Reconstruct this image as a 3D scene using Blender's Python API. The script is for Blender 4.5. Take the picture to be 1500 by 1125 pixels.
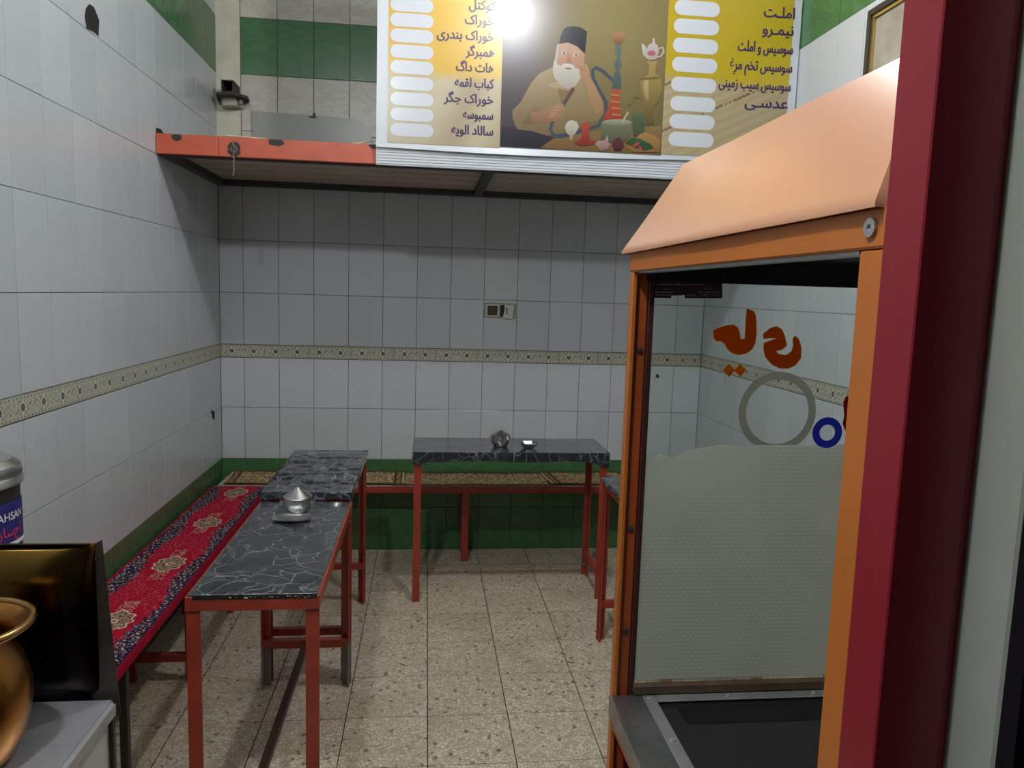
import bpy, bmesh, math, random
import numpy as np
from mathutils import Matrix, Vector
random.seed(7); rng = np.random.default_rng(7)
for o in list(bpy.data.objects): bpy.data.objects.remove(o, do_unlink=True)
SC = bpy.context.scene; COL = SC.collection

# ------------------------------------------------------------------ camera
CAM = Vector((1.1896, -4.5604, 1.5891)); YAW, PITCH, ROLL, F = -0.1152, 0.1191, 0.0307, 1106.75
cy, sy, cp, sp = math.cos(YAW), math.sin(YAW), math.cos(PITCH), math.sin(PITCH)
FW = Vector((-sy*cp, cy*cp, -sp)); r0 = Vector((cy, sy, 0)); u0 = r0.cross(FW)
RT = math.cos(ROLL)*r0 + math.sin(ROLL)*u0; UP = math.cos(ROLL)*u0 - math.sin(ROLL)*r0
cam = bpy.data.cameras.new('camera'); camo = bpy.data.objects.new('camera', cam); COL.objects.link(camo)
cam.sensor_width = 36; cam.lens = F/1500*36; cam.clip_start = 0.02
M = Matrix((RT, UP, -FW)).transposed().to_4x4(); M.translation = CAM; camo.matrix_world = M
SC.camera = camo
def pix(px, py, x=None, y=None, z=None):
    """photo pixel -> point on the plane it lies on"""
    d = FW + RT*((px-750)/F) - UP*((py-562.5)/F)
    t = ((x-CAM.x)/d.x if x is not None else (y-CAM.y)/d.y if y is not None else (z-CAM.z)/d.z)
    return CAM + d*t
# ------------------------------------------------------------------ world / exposure
w = bpy.data.worlds.new('world'); SC.world = w; w.use_nodes = True
w.node_tree.nodes['Background'].inputs[0].default_value = (0.80, 0.86, 1.0, 1)
w.node_tree.nodes['Background'].inputs[1].default_value = 0.03
vs = SC.view_settings; vs.view_transform = 'Standard'; vs.look = 'None'; vs.exposure = 0.0; vs.gamma = 1.0
vs.use_curve_mapping = False
LAMP_MAIN = ((1.66, -2.12, 3.19), 430.0, (0.96, 0.98, 1.0))     # bulb over the tables
LAMP_DOOR = ((0.62, -4.06, 3.20), 660.0, (0.95, 0.975, 1.0))     # bulb over the entrance

# ------------------------------------------------------------------ materials
def lin(c):
    return tuple(((v/255)/12.92 if v/255 <= .04045 else ((v/255+.055)/1.055)**2.4) for v in c)
MATS = {}
class NT:
    def __init__(s, name):
        s.m = bpy.data.materials.new(name); s.m.use_nodes = True; s.t = s.m.node_tree
        s.b = s.t.nodes['Principled BSDF']; s.out = s.t.nodes['Material Output']; MATS[name] = s.m
    def n(s, kind, **kw):
        q = s.t.nodes.new('ShaderNode'+kind)
        for k, v in kw.items():
            if k[0] == 'i' and k[1:].isdigit(): q.inputs[int(k[1:])].default_value = v
            elif k in q.inputs: q.inputs[k].default_value = v
            else: setattr(q, k, v)
        return q
    def l(s, a, b): s.t.links.new(a, b)
    def set(s, **kw):
        for k, v in kw.items():
            k = {'col': 'Base Color', 'rough': 'Roughness', 'metal': 'Metallic', 'spec': 'Specular IOR Level', 'emit': 'Emission Color', 'es': 'Emission Strength', 'alpha': 'Alpha', 'coat': 'Coat Weight', 'coatr': 'Coat Roughness', 'trans': 'Transmission Weight', 'ior': 'IOR'}[k]
            if isinstance(v, tuple) and len(v) == 3: v = (*v, 1)
            s.b.inputs[k].default_value = v
        return s
    def coords(s, rnd=True, scale=1.0):
        tc = s.n('TexCoord'); src = tc.outputs['Object']
        if rnd:
            oi = s.n('ObjectInfo'); mul = s.n('VectorMath', operation='MULTIPLY_ADD')
            s.l(oi.outputs['Location'], mul.inputs[0]); mul.inputs[1].default_value = (3.1, 2.7, 5.3)
            s.l(src, mul.inputs[2]); src = mul.outputs[0]
        mp = s.n('Mapping'); s.l(src, mp.inputs[0])
        mp.inputs['Scale'].default_value = (scale,)*3 if not isinstance(scale, tuple) else scale
        return mp.outputs[0]
    def ramp(s, fac, stops):
        r = s.n('ValToRGB'); s.l(fac, r.inputs[0]); e = r.color_ramp.elements
        while len(e) < len(stops): e.new(0.5)
        for q, (p, c) in zip(e, stops): q.position = p; q.color = (*c, 1)
        return r.outputs[0]
    def noise(s, vec, scale, detail=3, rough=.55, dist=0):
        q = s.n('TexNoise'); s.l(vec, q.inputs['Vector']); q.inputs['Scale'].default_value = scale
        q.inputs['Detail'].default_value = detail; q.inputs['Roughness'].default_value = rough; q.inputs['Distortion'].default_value = dist
        return q.outputs[0]
    def bump(s, h, strength=.2, dist=.002):
        q = s.n('Bump'); q.inputs['Strength'].default_value = strength; q.inputs['Distance'].default_value = dist
        s.l(h, q.inputs['Height']); s.l(q.outputs[0], s.b.inputs['Normal'])
    def base(s, c): s.l(c, s.b.inputs['Base Color'])
    def mix(s, fac, a, b, blend='MIX'):
        q = s.n('MixRGB', blend_type=blend)
        for i, v in enumerate((fac, a, b)):
            if hasattr(v, 'node'): s.l(v, q.inputs[i])
            else: q.inputs[i].default_value = v if i == 0 else (*v, 1)
        return q.outputs[0]
def simple(name, col, rough=.5, metal=0, wear=0, wearcol=None, bump=0, nscale=12, **kw):
    s = NT(name); s.set(col=col, rough=rough, metal=metal, **kw)
    v = s.coords(); n = s.noise(v, nscale, 5, .6)
    lo = tuple(c*(1-wear) for c in col); hi = tuple(min(1, c*(1+wear*.5)) for c in col)
    c = s.ramp(n, [(.3, lo), (.7, hi)])
    if wearcol:
        n2 = s.noise(v, nscale*2.4, 6, .62); f = s.ramp(n2, [(.66, (0, 0, 0)), (.70, (1, 1, 1))])
        c = s.mix(f, c, wearcol)
    s.base(c)
    if bump: s.bump(n, bump)
    return s.m
def tile_mat(name, col, vein, rough, amt):
    s = NT(name); s.set(rough=rough)
    v = s.coords(scale=(1.0, 1.0, 2.2))
    n = s.noise(v, 5, 6, .62, 1.6); f = s.ramp(n, [(.46, (0, 0, 0)), (.52, (amt,)*3), (.60, (0, 0, 0))])
    oi = s.n('ObjectInfo'); hv = s.n('HueSaturation'); mr = s.n('MapRange'); s.l(oi.outputs['Random'], mr.inputs[0])
    mr.inputs[3].default_value = .95; mr.inputs[4].default_value = 1.04; s.l(mr.outputs[0], hv.inputs['Value'])
    hv.inputs['Color'].default_value = (*col, 1)
    s.base(s.mix(f, hv.outputs[0], vein))
    s.bump(s.noise(v, 3, 2), .05)
    return s.m
tile_mat('tile_white', (.52, .55, .565), (.42, .44, .455), .20, .16)
tile_mat('tile_cream', (.52, .50, .42), (.38, .34, .28), .32, .55)
tile_mat('tile_green', (.046, .145, .050), (.10, .22, .10), .22, .35)
simple('grout', (.10, .10, .095), .9, wear=.3)
simple('plaster', (.62, .58, .47), .85, wear=.15, wearcol=(.40, .36, .29), bump=.2, nscale=9)
simple('ceiling_paint', (.5, .5, .48), .8, wear=.06)
simple('red_paint', (.33, .042, .024), .38, wear=.22, wearcol=None, nscale=9)
simple('red_paint_worn', (.36, .045, .022), .38, wear=.25, wearcol=(.36, .16, .06), nscale=16)
simple('beam_red', (.50, .085, .035), .45, wear=.2, nscale=6)
simple('scorched', (.035, .03, .03), .7, wear=.4)
simple('dark_steel', (.045, .04, .038), .5, wear=.3)
simple('rust_steel', (.05, .042, .035), .75, wear=.5, wearcol=(.20, .16, .11), bump=.4, nscale=30)
simple('grey_metal', (.26, .25, .24), .5, metal=.3, wear=.2)
simple('shelf_board', (.46, .38, .30), .7, wear=.15, nscale=6)
simple('sign_white', (.52, .54, .57), .35, wear=.02)
simple('pill_white', (.50, .515, .55), .25, wear=.0)
simple('pill_line', (.45, .40, .20), .4)
simple('print_purple', (.045, .022, .085), .3)
simple('orange_paint', (.52, .155, .026), .33, wear=.07, nscale=5)
simple('hood_orange', (.63, .31, .175), .24, wear=.07, nscale=3, bump=.05, spec=.9)
simple('orange_brown', (.42, .085, .018), .42, wear=.2, nscale=8)
simple('cabinet_dark', (.012, .009, .008), .6, wear=.3)
simple('cabinet_maroon', (.055, .014, .010), .5, wear=.3)
simple('wood_strip', (.10, .062, .030), .6, wear=.5, nscale=20)
simple('counter_steel', (.33, .33, .335), .33, metal=.85, wear=.25, nscale=18, bump=.05)
simple('aluminium', (.52, .53, .53), .38, metal=.7, wear=.15, nscale=20)
simple('black_glass', (.018, .018, .019), .12, wear=.2, nscale=3)
simple('black_pit', (.004, .004, .004), .5)
simple('sticker_print', (.75, .70, .66), .5)
simple('stainless', (.60, .60, .59), .30, metal=1.0, wear=.06, nscale=14)
simple('stove_steel', (.46, .46, .48), .36, metal=.6, wear=.15, nscale=10, bump=.03)
simple('enamel_white', (.60, .62, .55), .4, wear=.05)
simple('panel_edge', (.10, .09, .075), .4, metal=.8, wear=.4, nscale=14)
simple('copper', (.50, .22, .055), .28, metal=1.0, wear=.5, nscale=7, bump=.1)
simple('copper_rim', (.46, .27, .10), .26, metal=1.0, wear=.3, nscale=10)
simple('label_blue', (.030, .028, .19), .35)
simple('label_text', (.80, .80, .82), .4)
simple('label_red', (.70, .04, .12), .4)
simple('door_red', (.26, .011, .024), .36, wear=.08, nscale=4)
simple('door_white', (.31, .335, .29), .45, wear=.05)
simple('door_black', (.006, .006, .008), .3)
simple('frame_black', (.02, .015, .012), .35)
simple('gold', (.60, .42, .14), .3, metal=.9)
simple('picture_grey', (.36, .32, .26), .5, wear=.35, nscale=6)
simple('panel_grey', (.26, .265, .225), .3, wear=.05, nscale=3)
simple('cord_cream', (.60, .52, .34), .6)
simple('wire_grey', (.25, .22, .20), .5, metal=.5)
simple('socket_box', (.34, .33, .28), .5, wear=.3, nscale=40)
simple('socket_inside', (.085, .060, .032), .9, wear=.6, nscale=60)
simple('socket_plate', (.55, .55, .47), .4, wear=.08, nscale=30)
simple('mortar_hole', (.020, .016, .013), .95, wear=.7, nscale=60, bump=.5)
simple('bulb_holder', (.75, .75, .72), .4)
simple('rug_back', (.22, .16, .08), .95)
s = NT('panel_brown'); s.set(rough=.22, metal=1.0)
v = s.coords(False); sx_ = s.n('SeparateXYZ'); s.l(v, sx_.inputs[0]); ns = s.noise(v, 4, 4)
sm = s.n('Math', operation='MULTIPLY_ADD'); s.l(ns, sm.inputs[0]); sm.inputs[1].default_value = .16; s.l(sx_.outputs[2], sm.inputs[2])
gleam_ramp = s.ramp(sm.outputs[0], [(.24, (.010, .008, .007)), (.36, (.22, .13, .03))]); s.base(gleam_ramp)  # dark reflection below and gold gleam above, painted into the colour by height
def attr_mat(name, rough, bump=0, spec=.5, dim=1.0):
    s = NT(name); s.set(rough=rough, spec=spec)
    a = s.n('VertexColor', layer_name='Col'); s.base(s.mix(1.0, a.outputs[0], (dim,)*3, 'MULTIPLY'))
    if bump: s.bump(s.noise(s.coords(False), 500, 2), bump, .001)
    return s.m
attr_mat('rug_pile', .95, .5, .15); attr_mat('border_glaze', .3, dim=.95); attr_mat('vinyl_print', .30, dim=.62); attr_mat('vinyl_paint', .30, dim=.46)
# black marble-effect table film
s = NT('marble_film'); s.set(rough=.15, spec=1.0, coat=.6, coatr=.25)
v = s.coords(False); wv = s.n('TexNoise', Scale=7.0, Detail=4.0); s.l(v, wv.inputs['Vector'])
ad = s.n('VectorMath', operation='MULTIPLY_ADD'); s.l(wv.outputs['Color'], ad.inputs[0]); ad.inputs[1].default_value = (.16, .16, .16); s.l(v, ad.inputs[2])
vo = s.n('TexVoronoi', feature='DISTANCE_TO_EDGE', Scale=15.0); s.l(ad.outputs[0], vo.inputs['Vector'])
f1 = s.ramp(vo.outputs['Distance'], [(.0, (1, 1, 1)), (.055, (0, 0, 0))])
n2 = s.noise(v, 9, 3); f2 = s.ramp(n2, [(.34, (0, 0, 0)), (.56, (1, 1, 1))])
ff = s.mix(1.0, f1, f2, 'MULTIPLY')
s.base(s.mix(ff, (.022, .025, .030), (.19, .21, .23)))
s.bump(s.noise(v, 6, 3), .12, .01)
# terrazzo floor
s = NT('terrazzo'); s.set(rough=.34)
v = s.coords(scale=1.0)
v1 = s.n('TexVoronoi', feature='F1', Scale=72.0); s.l(v, v1.inputs['Vector'])
ve = s.n('TexVoronoi', feature='DISTANCE_TO_EDGE', Scale=72.0); s.l(v, ve.inputs['Vector'])
sepc = s.n('SeparateColor'); s.l(v1.outputs['Color'], sepc.inputs[0])
chip = s.ramp(sepc.outputs[0], [(.0, (.50, .41, .28)), (.3, (.62, .53, .40)), (.62, (.70, .61, .49)), (.95, (.76, .69, .57)), (.975, (.20, .15, .10))])
edge = s.ramp(ve.outputs['Distance'], [(.02, (0, 0, 0)), (.10, (1, 1, 1))])
c = s.mix(edge, (.38, .29, .19), chip)
st = s.noise(v, 2.6, 4); stf = s.ramp(st, [(.48, (0, 0, 0)), (.75, (.45, .45, .45))])
s.base(s.mix(stf, c, (.30, .21, .12)))
simple('floor_grout', (.06, .042, .03), .9, wear=.3)
def sticker_mat(name, col):
    s = NT(name); s.set(col=col, rough=.4); tl = s.n('BsdfTranslucent'); tl.inputs[0].default_value = (*[min(1, c*1.9) for c in col], 1)
    mx = s.n('MixShader'); mx.inputs[0].default_value = .75; s.l(s.b.outputs[0], mx.inputs[1]); s.l(tl.outputs[0], mx.inputs[2]); s.l(mx.outputs[0], s.out.inputs[0])
sticker_mat('sticker_brown', (.10, .075, .06)); sticker_mat('sticker_orange', (.95, .23, .012)); sticker_mat('sticker_edge', (.75, .42, .08)); sticker_mat('sticker_grey', (.36, .36, .32)); sticker_mat('sticker_blue', (.02, .03, .42)); sticker_mat('sticker_crimson', (.36, .01, .03))
# clear glass and frosted film
def glass_mat(name, tint, refl):
    s = NT(name); s.t.nodes.remove(s.b)
    tr = s.n('BsdfTransparent'); tr.inputs[0].default_value = (*tint, 1)
    gl = s.n('BsdfGlossy'); gl.inputs['Roughness'].default_value = .02
    fr = s.n('Fresnel'); fr.inputs[0].default_value = 1.45
    mu = s.n('Math', operation='MULTIPLY'); s.l(fr.outputs[0], mu.inputs[0]); mu.inputs[1].default_value = refl
    mx = s.n('MixShader'); s.l(mu.outputs[0], mx.inputs[0]); s.l(tr.outputs[0], mx.inputs[1]); s.l(gl.outputs[0], mx.inputs[2])
    s.l(mx.outputs[0], s.out.inputs[0])
glass_mat('clear_glass', (.93, .96, .94), .8)
s = NT('frosted_film'); s.set(rough=.45, spec=.4)
tc = s.n('TexCoord'); mp = s.n('Mapping'); s.l(tc.outputs['Object'], mp.inputs[0]); mp.inputs['Rotation'].default_value = (-math.pi/2, 0, 0); v = mp.outputs[0]
br = s.n('TexBrick', Scale=1.0); s.l(v, br.inputs['Vector'])
for k_, v_ in (('Mortar Size', .0022), ('Mortar Smooth', .9), ('Brick Width', .0125), ('Row Height', .0085)): br.inputs[k_].default_value = v_
iv = s.n('Math', operation='SUBTRACT'); iv.inputs[0].default_value = 1.0; s.l(br.outputs['Fac'], iv.inputs[1]); hx = s.ramp(iv.outputs[0], [(0, (0, 0, 0)), (1, (1, 1, 1))])
patch = s.ramp(s.noise(v, 3.5, 2), [(.44, (0, 0, 0)), (.60, (.9, .9, .9))])
c = s.mix(s.mix(1.0, s.mix(1.0, (1, 1, 1), hx, 'SUBTRACT'), patch, 'MULTIPLY'), (.82, .83, .79), (.70, .71, .68))
dirt = s.ramp(s.noise(v, 5, 4), [(.5, (0, 0, 0)), (.8, (.5, .5, .5))]); c = s.mix(dirt, c, (.70, .67, .61))
s.base(c); s.bump(hx, .10, .002)
tl = s.n('BsdfTranslucent'); s.l(c, tl.inputs[0]); mx = s.n('MixShader'); mx.inputs[0].default_value = .75
s.l(s.b.outputs[0], mx.inputs[1]); s.l(tl.outputs[0], mx.inputs[2]); s.l(mx.outputs[0], s.out.inputs[0])

# ------------------------------------------------------------------ object helpers
def mesh_obj(name, me, mat=None, parent=None, loc=None):
    if mat: me.materials.clear(); me.materials.append(MATS[mat])
    o = bpy.data.objects.new(name, me); COL.objects.link(o)
    if parent: o.parent = parent
    if loc: o.location = loc
    return o
def empty(name, loc=(0, 0, 0)):
    o = bpy.data.objects.new(name, None); o.empty_display_size = .05; COL.objects.link(o); o.location = loc
    return o
def tag(o, label, cat, group=None, kind=None):
    if kind: o['kind'] = kind
    o['label'] = label; o['category'] = cat
    if group: o['group'] = group
    return o
class B:
    """collects shapes in world space; build() links them as one mesh object under a parent at a plain translation"""
    def __init__(s): s.bm = bmesh.new()
    def box(s, x0, x1, y0, y1, z0, z1, bev=0.0, seg=1):
        g = bmesh.ops.create_cube(s.bm, size=1)['verts']
        bmesh.ops.scale(s.bm, vec=(x1-x0, y1-y0, z1-z0), verts=g)
        bmesh.ops.translate(s.bm, vec=((x0+x1)/2, (y0+y1)/2, (z0+z1)/2), verts=g)
        if bev:
            es = list({e for q in g for e in q.link_edges})
            bmesh.ops.bevel(s.bm, geom=es, offset=bev, segments=seg, affect='EDGES', clamp_overlap=True)
        return s
    def bar(s, a, b, wx, wy=None, up=(0, 0, 1)):
        a, b = Vector(a), Vector(b); d = (b-a).normalized(); u = Vector(up)
        if abs(d.dot(u)) > .98: u = Vector((0, 1, 0))
        sx = d.cross(u).normalized(); sz = sx.cross(d); wy = wy or wx
        vs_ = []
        for p in (a, b):
            for i, j in ((-1, -1), (1, -1), (1, 1), (-1, 1)): vs_.append(s.bm.verts.new(p+sx*(i*wx/2)+sz*(j*wy/2)))
        for f in ((3, 2, 1, 0), (4, 5, 6, 7), (0, 1, 5, 4), (1, 2, 6, 5), (2, 3, 7, 6), (3, 0, 4, 7)): s.bm.faces.new([vs_[i] for i in f])
        return s
    def tube(s, pts, r, seg=10, closed=False):
        pts = [Vector(p) for p in pts]; n = len(pts); rings = []
        for i, p in enumerate(pts):
            d = (pts[(i+1) % n if closed else min(i+1, n-1)]-pts[i-1 if (closed or i) else 0]).normalized()
            u = Vector((0, 0, 1)) if abs(d.z) < .9 else Vector((0, 1, 0))
            a = d.cross(u).normalized(); b = a.cross(d)
            rr = r[i] if isinstance(r, (list, tuple)) else r
            rings.append([s.bm.verts.new(p+(a*math.cos(t)+b*math.sin(t))*rr) for t in [2*math.pi*k/seg for k in range(seg)]])
        for i in range(n if closed else n-1):
            A, C_ = rings[i], rings[(i+1) % n]
            for k in range(seg): s.bm.faces.new((A[k], A[(k+1) % seg], C_[(k+1) % seg], C_[k]))
        if not closed:
            s.bm.faces.new(rings[0]); s.bm.faces.new(rings[-1][::-1])
        return s
    def lathe(s, prof, c=(0, 0, 0), seg=32, sides=None):
        seg = sides or seg; c = Vector(c); rings = []
        for (r, z) in prof:
            if r < 1e-5: rings.append([s.bm.verts.new(c+Vector((0, 0, z)))])
            else: rings.append([s.bm.verts.new(c+Vector((r*math.cos(2*math.pi*k/seg), r*math.sin(2*math.pi*k/seg), z))) for k in range(seg)])
        for A, C_ in zip(rings, rings[1:]):
            for k in range(seg):
                k2 = (k+1) % seg
                if len(A) == 1 and len(C_) == 1: continue
                if len(A) == 1: s.bm.faces.new((A[0], C_[k], C_[k2]))
                elif len(C_) == 1: s.bm.faces.new((A[k], A[k2], C_[0]))
                else: s.bm.faces.new((A[k], A[k2], C_[k2], C_[k]))
        return s
    def poly(s, pts, d=None):
        """flat polygon; with a vector d it is extruded into a slab"""
        vs_ = [s.bm.verts.new(Vector(p)) for p in pts]; f = s.bm.faces.new(vs_)
        if d:
            g = bmesh.ops.extrude_face_region(s.bm, geom=[f])['geom']
            bmesh.ops.translate(s.bm, vec=Vector(d), verts=[q for q in g if isinstance(q, bmesh.types.BMVert)])
        return s
    def build(s, name, mat, parent=None, smooth=False, pivot=None):
        off = Vector(parent.location) if parent else Vector((0, 0, 0))
        if parent and parent.parent: off += Vector(parent.parent.location)
        if pivot is not None: off = off+Vector(pivot)-off if not parent else off
        bmesh.ops.recalc_face_normals(s.bm, faces=s.bm.faces)
        for f in s.bm.faces: f.smooth = smooth
        bmesh.ops.translate(s.bm, vec=-off, verts=s.bm.verts)
        me = bpy.data.meshes.new(name); s.bm.to_mesh(me); s.bm.free()
        if smooth:
            try: me.set_sharp_from_angle(angle=math.radians(40))
            except Exception: pass
        o = mesh_obj(name, me, mat, parent)
        if pivot is not None and not parent: o.location = pivot
        return o
def color_grid(name, nu, nv, pos, colf, mat, parent=None, back=None):
    """grid mesh; pos(u,v)->xyz arrays, colf(u,v)->rgb (linear) per vertex"""
    U, V = np.meshgrid(np.linspace(0, 1, nu+1), np.linspace(0, 1, nv+1), indexing='ij')
    co = np.stack(pos(U, V), -1).reshape(-1, 3)
    idx = np.arange((nu+1)*(nv+1)).reshape(nu+1, nv+1)
    fc = np.stack([idx[:-1, :-1], idx[1:, :-1], idx[1:, 1:], idx[:-1, 1:]], -1).reshape(-1, 4)
    off = Vector(parent.location) if parent else Vector((0, 0, 0))
    me = bpy.data.meshes.new(name); me.from_pydata((co-np.array(off)).tolist(), [], fc.tolist())
    if colf is not None:
        c = colf(U, V).reshape(-1, 3); a = me.color_attributes.new('Col', 'FLOAT_COLOR', 'POINT')
        a.data.foreach_set('color', np.concatenate([c, np.ones((len(c), 1))], 1).astype(np.float32).ravel())
    for p in me.polygons: p.use_smooth = True
    o = mesh_obj(name, me, mat, parent)
    return o

# ================================================================== THE ROOM
W, HC, YF = 2.905, 3.6, -4.05
ZR = [0.0, .265, .567, .875, 1.169, 1.247, 1.547, 1.848, 2.150, 2.457, 2.765, 3.070, 3.375, HC]
ROWMAT = ['tile_green', 'tile_green', 'tile_white', 'tile_white', 'border', 'tile_white', 'tile_white', 'tile_white', 'tile_white', 'tile_white', 'tile_green', 'tile_white', 'tile_white']
def struct(name, b, mat, label, cat):
    o = b.build(name, mat); return tag(o, label, cat, kind='structure')
floor = struct('floor', B().box(-.1, 3.1, -5.6, .1, -.12, -.006), 'floor_grout', 'speckled beige terrazzo tile floor with dark joints', 'floor')
wb = struct('wall_back', B().box(-.1, W+.1, .004, .12, -.1, HC), 'grout', 'white tiled end wall with green dado above the rug-covered bench', 'wall')
wl = struct('wall_left', B().box(-.12, -.004, -4.6, .1, -.1, HC), 'grout', 'long white tiled side wall beside the red rug bench', 'wall')
wr = struct('wall_right', B().box(W+.004, W+.12, YF, .1, -.1, HC), 'grout', 'white tiled side wall seen through the cabinet glass', 'wall')
ce = struct('ceiling', B().box(-.1, W+.1, -4.6, .12, HC, HC+.1), 'ceiling_paint', 'plain pale ceiling over the eating room', 'ceiling')
TM = {}
def tile_mesh(w_, h_, mat, axis):
    key = (round(w_, 4), round(h_, 4), mat, axis)
    if key in TM: return TM[key]
    g = .0019 if axis == 'f' else .0014 if axis == 'b' else .0010; bev = .0014; t = .0055
    def pt(a, d, c):        # a along, d depth (0 front), c up
        return {'b': (a, d, c), 'l': (-d, a, c), 'r': (d, a, c), 'f': (a, c, -d)}[axis]
    aw, ch = w_/2-g, h_/2-g; vv = []
    for (q, d) in ((0, t), (0, bev*.5), (bev, 0)):
        for (i, j) in ((-1, -1), (1, -1), (1, 1), (-1, 1)): vv.append(pt(i*(aw-q), d, j*(ch-q)))
    ff = [(8, 9, 10, 11)]
    for k in range(4):
        k2 = (k+1) % 4; ff += [(k, k2, 4+k2, 4+k), (4+k, 4+k2, 8+k2, 8+k)]
    me = bpy.data.meshes.new('tile'); me.from_pydata(vv, [], ff)
    bm = bmesh.new(); bm.from_mesh(me); bmesh.ops.recalc_face_normals(bm, faces=bm.faces); 
    me2 = bm; 
    # front normal must face the room
    bm.faces.ensure_lookup_table(); nrm = bm.faces[0].normal; want = {'b': Vector((0, -1, 0)), 'l': Vector((1, 0, 0)), 'r': Vector((-1, 0, 0)), 'f': Vector((0, 0, 1))}[axis]
    if nrm.dot(want) < 0: bmesh.ops.reverse_faces(bm, faces=bm.faces)
    bm.to_mesh(me); bm.free(); me.materials.append(MATS[mat]); TM[key] = me
    return me
def lay(parent, joints, axis, rows=None, skip=None, matf=None):
    for a0, a1 in zip(joints, joints[1:]):
        for i, (z0, z1) in enumerate(zip(ZR, ZR[1:])):
            m = ROWMAT[i]
            if m == 'border' or (skip and skip((a0+a1)/2, (z0+z1)/2)): continue
            if matf: m = matf(m, (a0+a1)/2, (z0+z1)/2)
            me = tile_mesh(a1-a0, z1-z0, m, axis); a = (a0+a1)/2; c = (z0+z1)/2; d = random.uniform(0, .0009)
            loc = {'b': (a, d, c), 'l': (-d, a, c), 'r': (W+d, a, c)}[axis]
            o = mesh_obj('tile', me, None, parent, loc)
jb = [0, .1326]+[.1326+.2*k for k in range(1, 14)]+[W]
SOCK = (1.533, 1.442, 1.734, 1.527)
def bskip(a, c): return (c > 2.2 and a < .12) or (1.5 < a < 1.75 and 1.25 < c < 1.54)
lay(wb, jb, 'b', skip=bskip, matf=lambda m, a, c: 'tile_cream' if (m == 'tile_white' and c > 2.2) else m)
# the tile around the open socket is cut in two strips
for (z0, z1) in ((1.527, 1.547), (1.247, 1.442)):
    mesh_obj('tile', tile_mesh(.2, z1-z0, 'tile_white', 'b'), None, wb, (1.6326, .0004, (z0+z1)/2))
jl = [-4.586+.2*k for k in range(23)]+[0]
lay(wl, jl, 'l')
jr = [-.171-.2*k for k in range(19, -1, -1)]+[0]
jr = [q for q in jr if q > YF]
lay(wr, jr, 'r')
# patterned border tiles (25 cm wide, two flowers each)
def border_cols(u, v):
    X_, Z_ = u*.25, v*.078
    base = np.array(lin((186, 184, 166))); olive = np.array(lin((160, 158, 136))); dark = np.array(lin((68, 74, 64))); pale = np.array(lin((214, 212, 200)))
    c = np.broadcast_to(base, u.shape+(3,)).copy()
    def put(mask, col): c[mask] = col
    scroll = np.sin(X_*2*math.pi/.0625+3*np.sin(Z_*90))*np.cos(Z_*160+2*np.sin(X_*75))
    put(scroll > .55, olive); put((scroll < -.72), np.array(lin((120, 118, 100))))
    for cx in (.0625, .1875):
        dx, dz = X_-cx, Z_-.039; r = np.hypot(dx, dz); dia = np.abs(dx)+np.abs(dz)*.9
        put(dia < .027, pale); put((dia < .027) & (dia > .024), dark)
        a = np.arctan2(dz, dx); put(r < .0125+.0025*np.cos(8*a), dark); put(r < .0035, np.array(lin((130, 140, 130))))
    sg = np.abs(((X_/.0208) % 1)-.5)*.0208
    for zc in (.009, .069):
        put((np.abs(Z_-zc) < .0065), base); put(np.hypot(sg, (Z_-zc)) < .0034, dark); 
    put((v < .03) | (v > .97), np.array(lin((140, 137, 118))))
    return c
def border_tile(parent, axis):
    def pos(u, v):
        a = (u-.5)*.2485; z = (v-.5)*.0765; d = np.zeros_like(u); d[(u == 0) | (u == 1) | (v == 0) | (v == 1)] = .004
        return {'b': (a, d, z), 'l': (-d, a, z), 'r': (d, -a, z)}[axis]
    o = color_grid('border_tile', 112, 36, pos, border_cols, 'border_glaze')
    o.parent = parent
    # make the face look into the room
    me = o.data; n = me.polygons[len(me.polygons)//2].normal; want = {'b': (0, -1, 0), 'l': (1, 0, 0), 'r': (-1, 0, 0)}[axis]
    if n.dot(Vector(want)) < 0: me.flip_normals()
    return o
def run_border(parent, axis, n, locf):
    p = border_tile(parent, axis); p.location = locf(0)
    for k in range(1, n):
        c = p.copy(); COL.objects.link(c); c.parent = parent; c.location = locf(k)
run_border(wb, 'b', 11, lambda k: (.125+.25*k, -.001, 1.208))
rest = border_tile(wb, 'b'); rest.location = (2.826, -.0006, 1.208); rest.scale = (.62, 1, 1)
run_border(wl, 'l', 18, lambda k: (.001, -.125-.25*k, 1.208))
run_border(wr, 'r', 16, lambda k: (W-.001, -.125-.25*k, 1.208))
# floor tiles
fx = [0, .0095+.3025]+[.0095+.3025*k for k in range(2, 10)]+[W]
fy = [-5.4983+.3025*k for k in range(0, 19)]+[0]
for x0, x1 in zip(fx, fx[1:]):
    for y0, y1 in zip(fy, fy[1:]):
        if x1-x0 > .02 and y1-y0 > .02:
            t_ = mesh_obj('floor_tile', tile_mesh(x1-x0, y1-y0, 'terrazzo', 'f'), None, floor, ((x0+x1)/2, (y0+y1)/2, -random.uniform(0, .0006)))
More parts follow.
